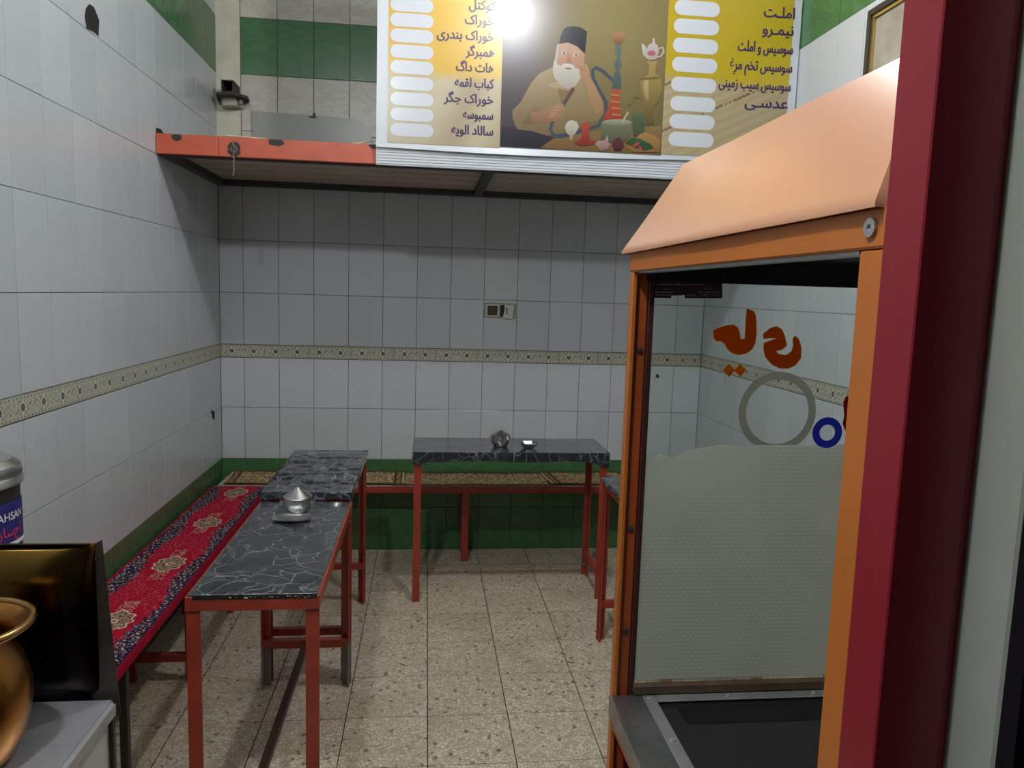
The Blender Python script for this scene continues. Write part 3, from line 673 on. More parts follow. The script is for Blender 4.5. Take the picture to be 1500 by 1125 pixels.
# rugs
def fbm(x, y, s=0):
    v = np.zeros_like(x)
    for k, (a, b, c, d) in enumerate(((1, 1.7, .3, 1), (2.3, -1.1, 1.7, .7), (-3.7, 3.1, .9, .5), (6.1, 5.3, 2.1, .35), (-9.7, 8.3, .4, .25))):
        v += d*np.sin(a*x+b*y+c+s+1.3*np.sin(b*x*.7-a*y*.6+c*3))
    return v/2.8
RL = 2.22; RW = .318
def rug_cols(u, v):
    # u: 0 wall side .. 1 hanging front edge ; v: 0 far end .. 1 near end
    a = u*RW; L = v*RL; red = np.array(lin((158, 14, 44))); navy = np.array(lin((30, 26, 48))); cream = np.array(lin((206, 186, 160))); rose = np.array(lin((196, 96, 110))); brown = np.array(lin((70, 34, 30))); deep = np.array(lin((150, 10, 40)))
    c = np.broadcast_to(red, u.shape+(3,)).copy()
    sp = rng.random(u.shape)
    m0, per = .133, .548; ph = ((L-m0)/per+.5) % 1-.5; dL = ph*per; dA = a-.155
    # twigs round the field
    tw = np.abs(fbm(a*95, L*75)) < .07; c[tw & (sp > .4)] = rose*.9
    clear = (np.abs(dA)/.10+np.abs(dL)/.23) < 1.0; c[clear] = red
    tw2 = (np.abs(fbm(a*210, L*190, 3)) < .12) & (np.abs(dL) > .075) & (np.abs(dL) < .17) & (np.abs(dA) < .03); c[tw2] = cream*.75
    # navy border with flowers, its inner edge runs in zigzag steps
    edge = .062+.016*np.cos(2*math.pi*L/per*1+math.pi)+.006*np.sign(np.sin(2*math.pi*L/.06))
    bl_ = (a < .155-.155+edge) | (a > .245-(edge-.062)-.004)
    c[bl_] = navy
    fl = fbm(a*120, L*105, 5); c[bl_ & (fl > .50)] = cream; c[bl_ & (fl < -.58)] = rose*.8; c[bl_ & (np.abs(fl) < .06) & (sp > .3)] = np.array(lin((120, 120, 140)))
    c[(a < .010)] = deep; c[(a > .285)] = red*.85; c[(a > .281) & (a < .286)] = navy
    # medallions
    r = np.hypot(dA/.058, dL/.082); th = np.arctan2(dL, dA); R_ = 1+.10*np.cos(8*th)
    c[r < R_] = cream; c[r < R_*.90] = brown
    md = fbm(a*300, L*300, 1); c[(r < R_*.84) & (md > .15)] = cream*.85; c[(r < R_*.84) & (md < -.5)] = deep; c[r < .20] = cream; c[r < .1] = brown
    return c*(.90+.2*sp[..., None])
def rug_pos(u, v):
    a = u*RW; flat = .285; y = -.232-v*RL
    x = .012+np.where(a < flat, a, flat+.004+(a-flat)*.25)
    z = .4525+np.where(a < flat, .004, .004-(a-flat)*.95)
    z = z+np.where(a < flat, .002*np.sin(y*7+a*20)+.010*np.exp(-((a-.0)/.03)**2), 0)+.006*np.exp(-((y+1.55)/.02)**2)*(a < .02)
    z = np.where(a > flat-.008, np.minimum(z, .4575-(a-(flat-.008))*.6), z)
    return (x, y, z)
rug = color_grid('runner_rug', 84, 600, rug_pos, rug_cols, 'rug_pile'); 
so = rug.modifiers.new('thick', 'SOLIDIFY'); so.thickness = .004; so.offset = 1 if rug.data.polygons[30].normal.z < 0 else -1
tag(rug, 'long red runner rug with navy border and cream medallions on low bench', 'rug')
def beige_cols(seed, ends):
    def f(u, v):
        a = v*.23; L = u*ends; base = np.array(lin((150, 128, 92))); brown = np.array(lin((66, 44, 30))); olive = np.array(lin((100, 84, 54))); red = np.array(lin((128, 66, 48))); pale = np.array(lin((206, 186, 146)))
        c = np.broadcast_to(base, u.shape+(3,)).copy(); n = fbm(a*95, L*70, seed); n2 = fbm(a*70+3, L*48, seed+2); sp = rng.random(u.shape)
        c[n > .35] = brown; c[n < -.45] = olive; c[np.abs(n2) < .10] = pale; c[(n2 > .7)] = red
        for e in (L, ends-L):
            c[(e < .065)] = base; c[(e < .065) & (fbm(a*260, e*60, seed) > .2)] = brown*1.2
            c[(e > .018) & (e < .024)] = brown; c[(e > .048) & (e < .056)] = brown; c[e < .012] = pale*.9
        c[(a < .018)] = olive; c[(a > .212)] = olive; c[(a > .018) & (a < .022)] = brown
        return c*(.85+.3*sp[..., None])
    return f
def beige(x0, x1, seed, label, lift, skew):
    ends = x1-x0
    def pos(u, v):
        y = -.008-v*.222; x = x0+u*ends+skew*(v-.5)*np.clip(2*(1-u), 0, 1)*.6
        z = .4685+lift+.020*(1-v)**2+.0015*np.sin(u*17)
        front = v > .93; z = np.where(front, z-(v-.93)*.02, z)
        return (x, y, z)
    o = color_grid('beige_rug', int(ends/.006), 38, pos, beige_cols(seed, ends), 'rug_pile')
    so = o.modifiers.new('thick', 'SOLIDIFY'); so.thickness = .003; so.offset = -1 if o.data.polygons[0].normal.z > 0 else 1
    tag(o, label, 'rug', 'beige rugs on the end bench')
beige(.065, 1.075, 1.0, 'small beige and brown patterned rug on end bench beside red runner', .007, .0)
beige(1.02, 1.99, 4.2, 'beige and brown patterned rug on end bench behind the lone table', 0, -.02)
beige(1.93, 2.87, 8.1, 'beige and brown patterned rug on end bench near the cabinet corner', .007, .09)

# ================================================================== TABLES
def film_top(name, x0, x1, y0, y1, z, parent, wr_=0.0, drop=None, seed=0):
    """film-covered top; drop=(front,back,left,right) lengths the film hangs over the edges"""
    nu, nv = 60, 60
    def pos(u, v):
        x = x0+(x1-x0)*u; y = y0+(y1-y0)*v
        zz = np.full_like(u, z)+.0012*fbm(x*22, y*16, seed)
        if wr_:
            wv_ = fbm(x*9+2*fbm(x*14, y*9, seed), y*34, seed); zz = zz+wr_*np.clip(wv_, -.4, 1)*np.clip(4*np.minimum(v, 1-v)+.25, 0, 1)
        return (x, y, zz)
    o = color_grid(name, nu, nv, pos, None, 'marble_film', parent)
    so = o.modifiers.new('thick', 'SOLIDIFY'); so.thickness = .0025; so.offset = -1 if o.data.polygons[0].normal.z > 0 else 1
    return o
def table(x0, x1, y0, y1, z, label, film, mat='red_paint', group=None, legskip=(), lower=None, drop=.038):
    t = empty('table', ((x0+x1)/2, (y0+y1)/2, 0)); tag(t, label, 'table', group)
    r = .035; lw = .038; zt_ = z-.012
    for (a, b, c, d) in ((x0, x1, y0, y0+.006), (x0, x1, y1-.006, y1), (x0, x0+.006, y0+.006, y1-.006), (x1-.006, x1, y0+.006, y1-.006)):
        B().box(a, b, c, d, z-r-.008, z-.003 if film == 'inset' else zt_, .0012).build('apron', mat, t)
    B().box(x0+.007, x1-.007, y0+.007, y1-.007, z-.022, z-.006).build('table_board', 'shelf_board', t)
    for i, (lx, ly) in enumerate(((x0, y0), (x1, y0), (x0, y1), (x1, y1))):
        if i in legskip: continue
        sx = 1 if lx == x0 else -1; sy_ = 1 if ly == y0 else -1; zb = lower if (lower and sy_ < 0) else 0
        def leg(za, zb_): # steel angle: two flanges
            a0, a1 = sorted((lx+sx*.001, lx+sx*lw)); b0, b1 = sorted((ly+sy_*.0065, ly+sy_*(.0065+.006)))
            q = B().box(a0, a1, b0, b1, za, zb_); a0, a1 = sorted((lx+sx*.0065, lx+sx*.0125)); b0, b1 = sorted((ly+sy_*.0125, ly+sy_*(lw+.006)))
            return q.box(a0, a1, b0, b1, za, zb_)
        L_ = leg(zb, z-.04).build('leg', mat, t)
        if zb: leg(0, zb).build('leg_foot', 'grey_metal', t)
    return t
# near table of the long row: film lies inside the painted steel rim
T1 = (.558, .912, -2.535, -1.60, .757)
t1 = table(*T1, 'black-topped table with bare red steel rim, nearer the stove', 'inset', 'red_paint_worn', lower=.185)
film_top('table_film', T1[0]+.007, T1[1]-.007, T1[2]+.007, T1[3]-.007, T1[4], t1, 0, seed=2)
B().box(T1[0]+.014, T1[1]-.014, -1.645, -1.615, .170, .202).build('stretcher', 'red_paint', t1)
B().box(T1[0]+.014, T1[1]-.014, -2.52, -2.49, .170, .202).build('stretcher', 'red_paint', t1)
B().box(.725, .748, -2.49, -1.645, .172, .197).build('stretcher', 'cabinet_maroon', t1)
B().box(T1[0]+.02, T1[1]-.006, T1[2]-.0012, T1[2]-.0002, T1[4]-.0105, T1[4]-.0005).build('film_edge', 'black_glass', t1)
pe = B()
for k in range(26):
    a = T1[0]+.11+random.random()**.7*.215; b = random.uniform(.001, .0055); z_ = T1[4]-random.uniform(.001, .006); h2 = random.uniform(.001, .0042)
    pe.poly([(a, T1[2]-.0016, z_), (a+b, T1[2]-.0016, z_-random.uniform(-.001, .001)), (a+b*.8, T1[2]-.0016, z_-h2), (a+.0004, T1[2]-.0016, z_-h2*.7)])
pe.build('torn_film_edge', 'label_text', t1)['kind'] = 'stuff'
# far table of the row: film wraps over the edges, wrinkled
T2 = (.560, .905, -1.585, -.79, .785)
t2 = table(*T2, 'black-topped table with wrinkled film, behind the bare-rimmed table', 'wrap', 'red_paint')
film_top('table_film', T2[0]-.004, T2[1]+.004, T2[2]-.004, T2[3]+.004, T2[4]+.001, t2, .009, seed=5)
def skirt(x0, x1, y0, y1, z, hf, parent):
    """hanging film round a table: hf(side, t)->length"""
    b_ = B(); n = 24
    for side, (p, q) in {'front': ((x0, y0), (x1, y0)), 'right': ((x1, y0), (x1, y1)), 'back': ((x1, y1), (x0, y1)), 'left': ((x0, y1), (x0, y0))}.items():
        up, lo_ = [], []
        for k in range(n+1):
            t = k/n; x = p[0]+(q[0]-p[0])*t; y = p[1]+(q[1]-p[1])*t; o_ = .004*math.sin(t*19+len(side)); nx, ny = (q[1]-p[1]), -(q[0]-p[0]); l_ = math.hypot(nx, ny); nx /= l_; ny /= l_
            up.append(b_.bm.verts.new((x, y, z))); lo_.append(b_.bm.verts.new((x+nx*(.004+o_*.5), y+ny*(.004+o_*.5), z-hf(side, t))))
        for k in range(n): b_.bm.faces.new((up[k], up[k+1], lo_[k+1], lo_[k]))
    return b_.build('film_skirt', 'marble_film', parent, True)
skirt(T2[0]-.005, T2[1]+.005, T2[2]-.005, T2[3]+.005, T2[4]+.001, lambda s_, t: {'front': .026, 'right': .012, 'back': .03, 'left': .02}[s_]+.003*math.sin(t*21), t2)
B().box(T2[0]+.014, T2[1]-.014, -.835, -.805, .185, .215).build('stretcher', 'red_paint', t2)
B().box(T2[0]+.014, T2[1]-.014, -1.565, -1.54, .185, .215).build('stretcher', 'red_paint', t2)
# lone table in front of the end bench
T3 = (1.140, 2.135, -.815, -.445, .786)
t3 = table(*T3, 'black marbled table standing alone before the end bench', 'wrap', 'red_paint')
film_top('table_film', T3[0]-.006, T3[1]+.006, T3[2]-.006, T3[3]+.006, T3[4]+.001, t3, .0, seed=9)
def t3h(s_, t):
    if s_ == 'front': return .046+.003*math.sin(t*14)+(.012 if t < .05 else 0)+(.028*max(0, (t-.9)/.1))
    if s_ == 'right': return .064-.02*t+.006*math.sin(t*9)
    return .045+.006*math.sin(t*11)
skirt(T3[0]-.007, T3[1]+.007, T3[2]-.007, T3[3]+.007, T3[4]+.001, t3h, t3)
B().box(T3[0]+.014, T3[1]-.014, -.474, -.466, .062, .070).build('floor_rod', 'grey_metal', t3)
B().box(T3[1]-.034, T3[1]-.014, -.77, -.49, .12, .15).build('stretcher', 'red_paint', t3)
# table beside the cabinet, mostly hidden
T4 = (2.0, 2.36, -2.22, -1.262, .772)
t4 = table(*T4, 'black-topped red table half hidden behind the orange cabinet', 'wrap', 'red_paint')
film_top('table_film', T4[0]-.004, T4[1]+.004, T4[2]-.004, T4[3]+.004, T4[4]+.001, t4, .002, seed=12)
skirt(T4[0]-.005, T4[1]+.005, T4[2]-.005, T4[3]+.005, T4[4]+.001, lambda s_, t: .012+.003*math.sin(t*17), t4)
B().box(T4[0]+.014, T4[1]-.014, -1.305, -1.275, .165, .195).build('stretcher', 'red_paint', t4)

# ================================================================== TABLEWARE
def sugar_pot(x, y, z, label, cone, grp='steel sugar pots'):
    t = empty('sugar_pot', (x, y, z)); tag(t, label, 'pot', grp)
    B().lathe([(0, 0), (.034, 0), (.037, .004), (.045, .014), (.0495, .028), (.050, .040), (.050, .059), (.047, .059), (.046, .03), (0, .012)], (x, y, z), 32).build('bowl', 'stainless', t, True)
    B().lathe([(.0, .0605), (.052, .0595), (.0535, .062), (.030, .062+cone*.45), (.008, .062+cone*.92), (.004, .062+cone), (0, .062+cone)], (x, y, z), 32).build('lid', 'stainless', t, True)
    for s_ in (-1, 1):
        B().tube([(x+s_*(.048+.012*math.sin(k/8*math.pi)), y+.018*math.cos(k/8*math.pi), z+.042) for k in range(9)], .0028, 8).build('handle', 'stainless', t, True)
sugar_pot(.728, -1.765, T1[4]+.0022, 'round steel sugar pot with tall conical lid beside a flat dish', .036)
sugar_pot(1.588, -.66, T3[4]+.0035, 'round steel sugar pot with low conical lid beside a six-sided bowl', .024)
d = empty('steel_dish', (.722, -1.852, T1[4]+.002)); tag(d, 'flat oblong steel dish in front of sugar pot', 'dish')
def oblong(rx, ry, z, n=36, e=3.2):
    return [(.722+rx*math.copysign(abs(math.cos(t))**(2/e), math.cos(t)), -1.852+ry*math.copysign(abs(math.sin(t))**(2/e), math.sin(t)), z) for t in [2*math.pi*k/n for k in range(n)]]
q = B(); rs = []
for (sc, z) in ((.82, .0), (.97, .0075), (1.0, .008), (1.0, .0090), (.96, .0086), (.82, .0025)):
    rs.append([q.bm.verts.new(p) for p in oblong(.067*sc, .047*sc, T1[4]+.0022+z)])
for a, b in zip(rs, rs[1:]):
    for k in range(36): q.bm.faces.new((a[k], a[(k+1) % 36], b[(k+1) % 36], b[k]))
q.bm.faces.new(rs[0][::-1]); q.bm.faces.new(rs[-1]); q.build('dish_body', 'stainless', d, True)
b6 = empty('steel_bowl', (1.735, -.70, T3[4]+.0035)); tag(b6, 'small six-sided steel bowl beside low-lidded sugar pot', 'bowl')
B().lathe([(0, 0), (.030, 0), (.053, .027), (.055, .0275), (.054, .029), (.050, .0275), (.028, .004), (0, .004)], (1.735, -.70, T3[4]+.0035), sides=6).build('bowl_body', 'stainless', b6)

# ================================================================== ORANGE GRILL CABINET
XC, YFAR, YNEAR, XR, ZC = 1.571, -3.150, -3.958, 2.30, .800
cb = empty('grill_cabinet', ((XC+XR)/2, (YFAR+YNEAR)/2, 0)); tag(cb, 'orange grill display cabinet with sloped hood and lettered glass', 'cabinet')
# corner posts: steel angles
def cpost(x, y, sx, sy_, mat_a, mat_b):
    a0, a1 = sorted((x, x+sx*.004)); b0, b1 = sorted((y, y+sy_*.036)); B().box(a0, a1, b0, b1, 0, 1.638).build('post', mat_a, cb)
    a0, a1 = sorted((x+sx*.004, x+sx*.040)); b0, b1 = sorted((y, y+sy_*.004)); return a0, a1, b0, b1
def solid_post(x0, x1, y0, y1, mat): return B().box(x0, x1, y0, y1, 0, 1.636, .002).build('post', mat, cb)
p_ = solid_post(XC, XC+.010, YFAR-.022, YFAR, 'orange_paint')
solid_post(XC+.0105, XC+.034, YFAR-.013, YFAR, 'orange_brown')
solid_post(XC+.0345, XC+.046, YFAR-.016, YFAR-.001, 'cabinet_maroon')
for zb in (1.49, 1.14, .93):
    o = B().lathe([(0, 0), (.0065, 0), (.0055, .003), (0, .004)], (0, 0, 0), 10).build('bolt', 'scorched', cb)
    o.data.transform(Matrix.Translation(Vector(cb.location))); o.rotation_euler = (math.pi/2, 0, 0); o.location = Vector((XC+.022, YFAR-.0132, zb))-Vector(cb.location)
solid_post(XC, XC+.028, YNEAR, YNEAR+.040, 'orange_paint')
solid_post(XR-.03, XR, YFAR-.03, YFAR, 'orange_brown'); solid_post(XR-.03, XR, YNEAR, YNEAR+.03, 'orange_paint')
# head rails
B().box(XC-.001, XC+.028, YNEAR-.002, YFAR+.002, 1.637, 1.672, .002).build('head_rail', 'orange_paint', cb)
B().box(XC+.0285, XR, YFAR-.028, YFAR-.014, 1.620, 1.672).build('head_rail', 'cabinet_dark', cb)
B().box(XC+.0285, XR-.028, YNEAR, YNEAR+.028, 1.637, 1.672).build('head_rail', 'orange_paint', cb)
B().box(XR-.028, XR, YNEAR+.028, YFAR-.028, 1.637, 1.672).build('head_rail', 'orange_paint', cb)
B().box(XC+.0285, XR-.0285, YNEAR+.029, YFAR-.029, 1.664, 1.671).build('hood_lining', 'cabinet_dark', cb)
B().box(XC+.006, XC+.026, YNEAR+.05, YFAR-.04, 1.6335, 1.6368).build('rail_edge', 'aluminium', cb)
o = B().lathe([(0, 0), (.008, 0), (.0085, .002), (.0085, .003), (.003, .003), (.003, .001), (0, .001)], (0, 0, 0), 16).build('screw', 'aluminium', cb)
o.data.transform(Matrix.Translation(Vector(cb.location))); o.rotation_euler = (0, -math.pi/2, 0); o.location = Vector((XC-.001, YNEAR+.022, 1.655))-Vector(cb.location)
# hood: truncated pyramid of sheet with a small eave lip
e = .010; ix = .077; iy = .078; zt1 = 1.831; zb0 = 1.6725
lo_ = [(XC-e, YNEAR-e+.016), (XR+e, YNEAR-e+.016), (XR+e, YFAR+e+.022), (XC-e, YFAR+e+.022)]; hi = [(XC+ix, YNEAR+iy), (XR-ix, YNEAR+iy), (XR-ix, YFAR-iy+.03), (XC+ix, YFAR-iy+.03)]
h_ = B(); rows = []
N = 14
for k in range(N+1):
    t = k/N; ring_ = []
    for j in range(4):
        a, b = Vector((*lo_[j], zb0+.003)), Vector((*hi[j], zt1)); a2, b2 = Vector((*lo_[(j+1) % 4], zb0+.003)), Vector((*hi[(j+1) % 4], zt1))
        for m in range(10):
            s1 = m/10; p = (a.lerp(b, t)).lerp(a2.lerp(b2, t), s1)
            n_ = {0: Vector((0, -1, 0)), 1: Vector((1, 0, 0)), 2: Vector((0, 1, 0)), 3: Vector((-1, 0, 0))}[j]
            p = p+n_*(.0035*math.sin(math.pi*t)*math.sin(math.pi*s1)+.0009*math.sin(9*s1+5*t+j))
            ring_.append(h_.bm.verts.new(p))
    rows.append(ring_)
for a, b in zip(rows, rows[1:]):
    for k in range(40): h_.bm.faces.new((a[k], a[(k+1) % 40], b[(k+1) % 40], b[k]))
h_.bm.faces.new(rows[-1])
lipv = [h_.bm.verts.new((v_.co.x, v_.co.y, zb0-.002)) for v_ in rows[0]]
for k in range(40): h_.bm.faces.new((lipv[k], lipv[(k+1) % 40], rows[0][(k+1) % 40], rows[0][k]))
hood = h_.build('hood', 'hood_orange', cb, True)
# far glass pane with film and stickers
YG = YFAR-.010
gx0, gx1, gz0, gz1 = XC+.0465, XR-.031, .822, 1.634
pane = B().box(gx0-.006, gx1+.001, YG-.002, YG+.002, gz0, gz1).build('glass_pane', 'clear_glass', cb)
YK = YG-.0026       # stickers sit on the near face
def sticker(name, pts, mat, dy=0, th=.0004):
    q = [pix(px, py, y=YK-dy) for px, py in pts]
    return B().poly([(p.x, YK-dy, p.z) for p in q], (0, -th, 0)).build(name, mat, pane)
# the sticker children hang under the pane: their offset is the cabinet's
film = [(938, 998)]+[(941, 676), (944, 672), (949, 676), (953, 670), (960, 673), (968, 667), (978, 668), (986, 672), (993, 668), (1006, 662), (1022, 658), (1040, 655), (1060, 652), (1075, 653), (1100, 655), (1160, 654), (1230, 652)]
fpts = [pix(px, py, y=YK) for px, py in film]; fpts = [(p.x, p.z) for p in fpts]
fpts = [(max(x, gx0-.004), z) for x, z in fpts]+[(gx1, fpts[-1][1]), (gx1, gz0+.001)]; fpts[0] = (gx0-.004, gz0+.001)
B().poly([(x, YG+.0022, z) for x, z in fpts], (0, .0006, 0)).build('frosted_film', 'frosted_film', pane)
def Z(l): return [(930+x*.2489, 390+y*.2489) for x, y in l]
g1 = [(660, 250), (700, 268), (712, 300), (714, 400), (706, 450), (690, 485), (655, 512), (610, 520), (570, 508), (545, 485), (530, 455), (505, 438), (478, 440), (464, 420), (463, 378), (500, 362), (540, 350), (580, 346), (605, 362), (616, 395), (618, 430), (648, 428), (652, 380), (655, 300)]
g2 = [(756, 400), (800, 365), (835, 356), (862, 372), (880, 410), (893, 465), (868, 488), (826, 500), (850, 520), (890, 525), (920, 505), (935, 470), (930, 425), (942, 412), (962, 428), (978, 480), (975, 540), (945, 580), (905, 600), (855, 600), (805, 575), (770, 535), (758, 490), (760, 455), (800, 438), (838, 425), (800, 420), (758, 424)]
def grow(l, d):
    cx = sum(p[0] for p in l)/len(l); n = len(l); out = []
    area = sum(l[i][0]*l[(i+1) % n][1]-l[(i+1) % n][0]*l[i][1] for i in range(n)); sgn = 1 if area > 0 else -1
    for i in range(n):
        a, b = l[i-1], l[(i+1) % n]; dx, dy = b[0]-a[0], b[1]-a[1]; L_ = math.hypot(dx, dy) or 1
        out.append((l[i][0]+sgn*dy/L_*d, l[i][1]-sgn*dx/L_*d))
    return out
for g in (g1, g2):
    sticker('letter_outline', Z(grow(g, 4)), 'sticker_edge', .0002, .0002); sticker('glass_lettering', Z(g), 'sticker_orange', .0006, .0003)
for c0 in ((553, 612), (619, 612)):
    sticker('glass_lettering', Z([(c0[0]-36, c0[1]), (c0[0], c0[1]-38), (c0[0]+36, c0[1]-2), (c0[0]+2, c0[1]+40)]), 'sticker_orange', .0006+.0002*(c0[0] > 600), .0002)
def ring_st(cx, cy, ro, ri, mat, cut=None, sx=1.0):
    c = pix(*Z([(cx, cy)])[0], y=YK); e_ = pix(*Z([(cx+ro, cy)])[0], y=YK); R0 = (e_-c).length; R1 = R0*ri/ro; n = 56; q = B(); o_, i_ = [], []
    zmin = pix(*Z([(cx, cut)])[0], y=YK).z if cut else -9
    for k in range(n):
        t = 2*math.pi*k/n; o_.append(q.bm.verts.new((c.x+R0*math.cos(t), YK-.0008, max(c.z+R0*math.sin(t), zmin)))); i_.append(q.bm.verts.new((c.x+R1*math.cos(t), YK-.0008, max(c.z+R1*math.sin(t), zmin))))
    for k in range(n): q.bm.faces.new((o_[k], o_[(k+1) % n], i_[(k+1) % n], i_[k]))
    return q.build('ring_sticker', mat, pane)
ring_st(838, 858, 226, 182, 'sticker_grey', 1052)
ring_st(1131, 979, 87, 45, 'sticker_blue')
sticker('round_sticker', Z([(1226, 800), (1240, 770), (1275, 748), (1330, 770), (1350, 850), (1330, 950), (1275, 1000), (1240, 975), (1222, 925), (1232, 882)]), 'sticker_crimson', .0004)
sb_ = [(953, 411), (1058, 413), (1058, 437), (1003, 437), (1003, 432), (992, 433), (983, 433), (983, 437), (954, 436)]
sticker('torn_label', sb_, 'sticker_brown', .0002)
r_ = random.Random(3); tx = B()
for (xa, xb, yy, hh) in ((966, 1030, 416.5, 1.5), (972, 984, 423, 1.0), (1032, 1042, 423, 1.0), (957, 984, 427.5, 1.6), (1024, 1054, 427.5, 1.8), (957, 984, 432, 1.0), (1006, 1016, 432, 1.8), (1024, 1054, 432, 1.0)):
    x = xa
    while x < xb:
        w2 = r_.uniform(1.0, 3.0); q = [pix(px, py, y=YK-.0008) for px, py in ((x, yy+r_.uniform(-.6, .6)), (x+w2, yy+r_.uniform(-.5, .5)), (x+w2, yy+hh*.55), (x, yy+hh*.6))]
        tx.poly([(p.x, YK-.0008, p.z) for p in q]); x += w2+r_.uniform(.3, .9)
tx.build('label_print', 'sticker_print', pane)
# bottom of the pane: wooden strip
B().box(gx0-.004, gx1, YFAR-.030, YFAR-.0135, .803, .822, .002).build('wood_strip', 'wood_strip', cb)
# worktop: steel sheet with folded front edge, aluminium trim and dark recessed glass
tx0, tx1, ty0, ty1 = XC+.072, XR-.07, YNEAR+.09, YFAR-.044
ct = ring(B(), 0, 1, 0, 1, .1, 0, 1); ct.bm.clear()
ct.box(XC-.004, tx0, YNEAR+.041, YFAR-.023, ZC-.006, ZC).box(tx1, XR-.002, YNEAR+.031, YFAR-.031, ZC-.006, ZC).box(tx0, tx1, ty1, YFAR-.031, ZC-.006, ZC).box(tx0, tx1, YNEAR+.031, ty0, ZC-.006, ZC)
ct.box(XC-.007, XC-.004, YNEAR+.041, YFAR-.023, ZC-.038, ZC-.001)
wt = ct.build('worktop', 'counter_steel', cb)
tw_ = .024
for (a, b, c, d) in ((tx0-.014, tx0+tw_-.014, ty0, ty1+.014), (tx1-.01, tx1+.014, ty0, ty1+.014), (tx0+tw_-.013, tx1-.011, ty1-.010, ty1+.014), (tx0+tw_-.013, tx1-.011, ty0, ty0+.022)):
    B().box(a, b, c, d, ZC+.0003, ZC+.0028, .0008).build('trim_strip', 'aluminium', cb)
for (x, y) in ((tx0-.002, ty1+.004), (tx0-.002, ty1-.14), (tx0+.16, ty1+.002), (tx0+.34, ty1+.002), (tx0-.002, ty1-.33)):
    B().lathe([(.0, .0), (.0062, 0), (.005, .0022), (.0025, .0024), (.002, .0014), (0, .0014)], (x, y, ZC+.003), 14).build('screw', 'aluminium', wt, True)
B().box(tx0+.0005, tx1-.0005, ty0+.0005, ty1-.0005, ZC-.012, ZC-.003).build('dark_pane', 'black_glass', cb)
rr = []
cx0, cx1, cy0, cy1, rad = tx0+.045, tx1-.05, ty0+.05, ty1-.016, .022
for (ax, ay, t0) in ((cx1-rad, cy1-rad, 0), (cx0+rad, cy1-rad, math.pi/2), (cx0+rad, cy1-.05, math.pi), (cx1-rad, cy1-.05, 1.5*math.pi)):
    rr += [(ax+rad*math.cos(t0+k*math.pi/12), ay+rad*math.sin(t0+k*math.pi/12)*.8, ZC-.0027) for k in range(7)]
B().poly(rr, (0, 0, .0005)).build('slot', 'black_pit', cb)
# lower frame
B().box(XC, XC+.03, YNEAR+.041, YFAR-.023, .735, .760, .001).build('lower_rail', 'orange_brown', cb)
B().box(XC, XC+.03, YNEAR+.041, YFAR-.023, .25, .28, .001).build('lower_rail', 'orange_paint', cb)
B().bar((XC+.015, YFAR-.035, .60), (XC+.015, YNEAR+.06, .30), .025).build('brace', 'orange_paint', cb)
B().box(XC+.0305, XR-.0305, YFAR-.0125, YFAR-.004, .05, .795).build('lower_panel', 'cabinet_dark', cb)
B().box(XR-.012, XR-.004, YNEAR+.031, YFAR-.031, .05, .795).build('lower_panel', 'cabinet_dark', cb)
B().box(XC+.031, XR-.031, YNEAR+.004, YNEAR+.012, .05, .795).build('lower_panel', 'orange_paint', cb)
B().box(XC+.031, XR-.031, YNEAR+.031, YFAR-.031, .05, .07).build('lower_panel', 'cabinet_dark', cb)

# ================================================================== STOVE, SPLASH PANEL, COPPER POT, CANISTER
SX1, SYB, SZ = .652, -3.217, .85
sv = empty('stove_counter', (.34, -3.6, 0)); tag(sv, 'stainless steel stove counter with white side by the entrance', 'stove')
B().box(.03, SX1-.012, -4.0, SYB-.004, .02, SZ-.034, .002).build('body', 'enamel_white', sv)
B().box(.02, SX1, -4.01, SYB, SZ-.034, SZ, .007, 3).build('steel_top', 'stove_steel', sv)
B().box(SX1-.0115, SX1-.004, SYB-.012, SYB-.002, .0, SZ-.035).build('edge_strip', 'dark_steel', sv)
sp_ = empty('splash_panel', (.33, SYB+.004, SZ)); tag(sp_, 'tall dark brown metal splash panel standing behind copper pot', 'panel')
ZT2 = 1.136
def sp_pos(u, v):
    x = .03+(SX1-.030-.03)*u; z = SZ-.02+(ZT2-SZ+.02)*v
    y = SYB+.004-.034*(1-np.clip(2*(v-.09)/.91-1, -1, 1)**4)**1*(1-np.abs(2*u-1)**9)+.003*np.sin(u*9+v*3)*v
    return (x, y, z)
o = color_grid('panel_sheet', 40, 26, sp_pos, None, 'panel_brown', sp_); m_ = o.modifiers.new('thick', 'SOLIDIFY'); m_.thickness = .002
fl_ = B()
fl_.poly([(SX1-.040, SYB+.004, ZT2-.008), (SX1-.018, SYB+.003, ZT2+.005), (SX1+.004, SYB+.003, SZ-.035), (SX1-.030, SYB+.004, SZ-.03), (SX1-.046, SYB+.004, SZ+.005)], (0, .0016, 0))
flo = fl_.build('side_flange', 'panel_edge', sp_)
B().poly([(.03, SYB+.003, ZT2-.003), (SX1-.036, SYB+.003, ZT2-.003), (SX1-.040, SYB-.010, ZT2+.001), (.03, SYB-.008, ZT2+.001)], (0, 0, .0016)).build('top_fold', 'panel_edge', sp_)
for k in range(7):
    zz = ZT2-.03-k*.022; q = B().lathe([(0, 0), (.0035, 0), (.002, .002), (0, .0022)], (0, 0, 0), 8).build('rivet', 'panel_edge', flo)
    q.data.transform(Matrix.Translation(Vector(sp_.location))); q.rotation_euler = (math.pi/2, 0, 0); q.location = Vector((SX1-.031-k*.001, SYB+.004, zz))-Vector(sp_.location)
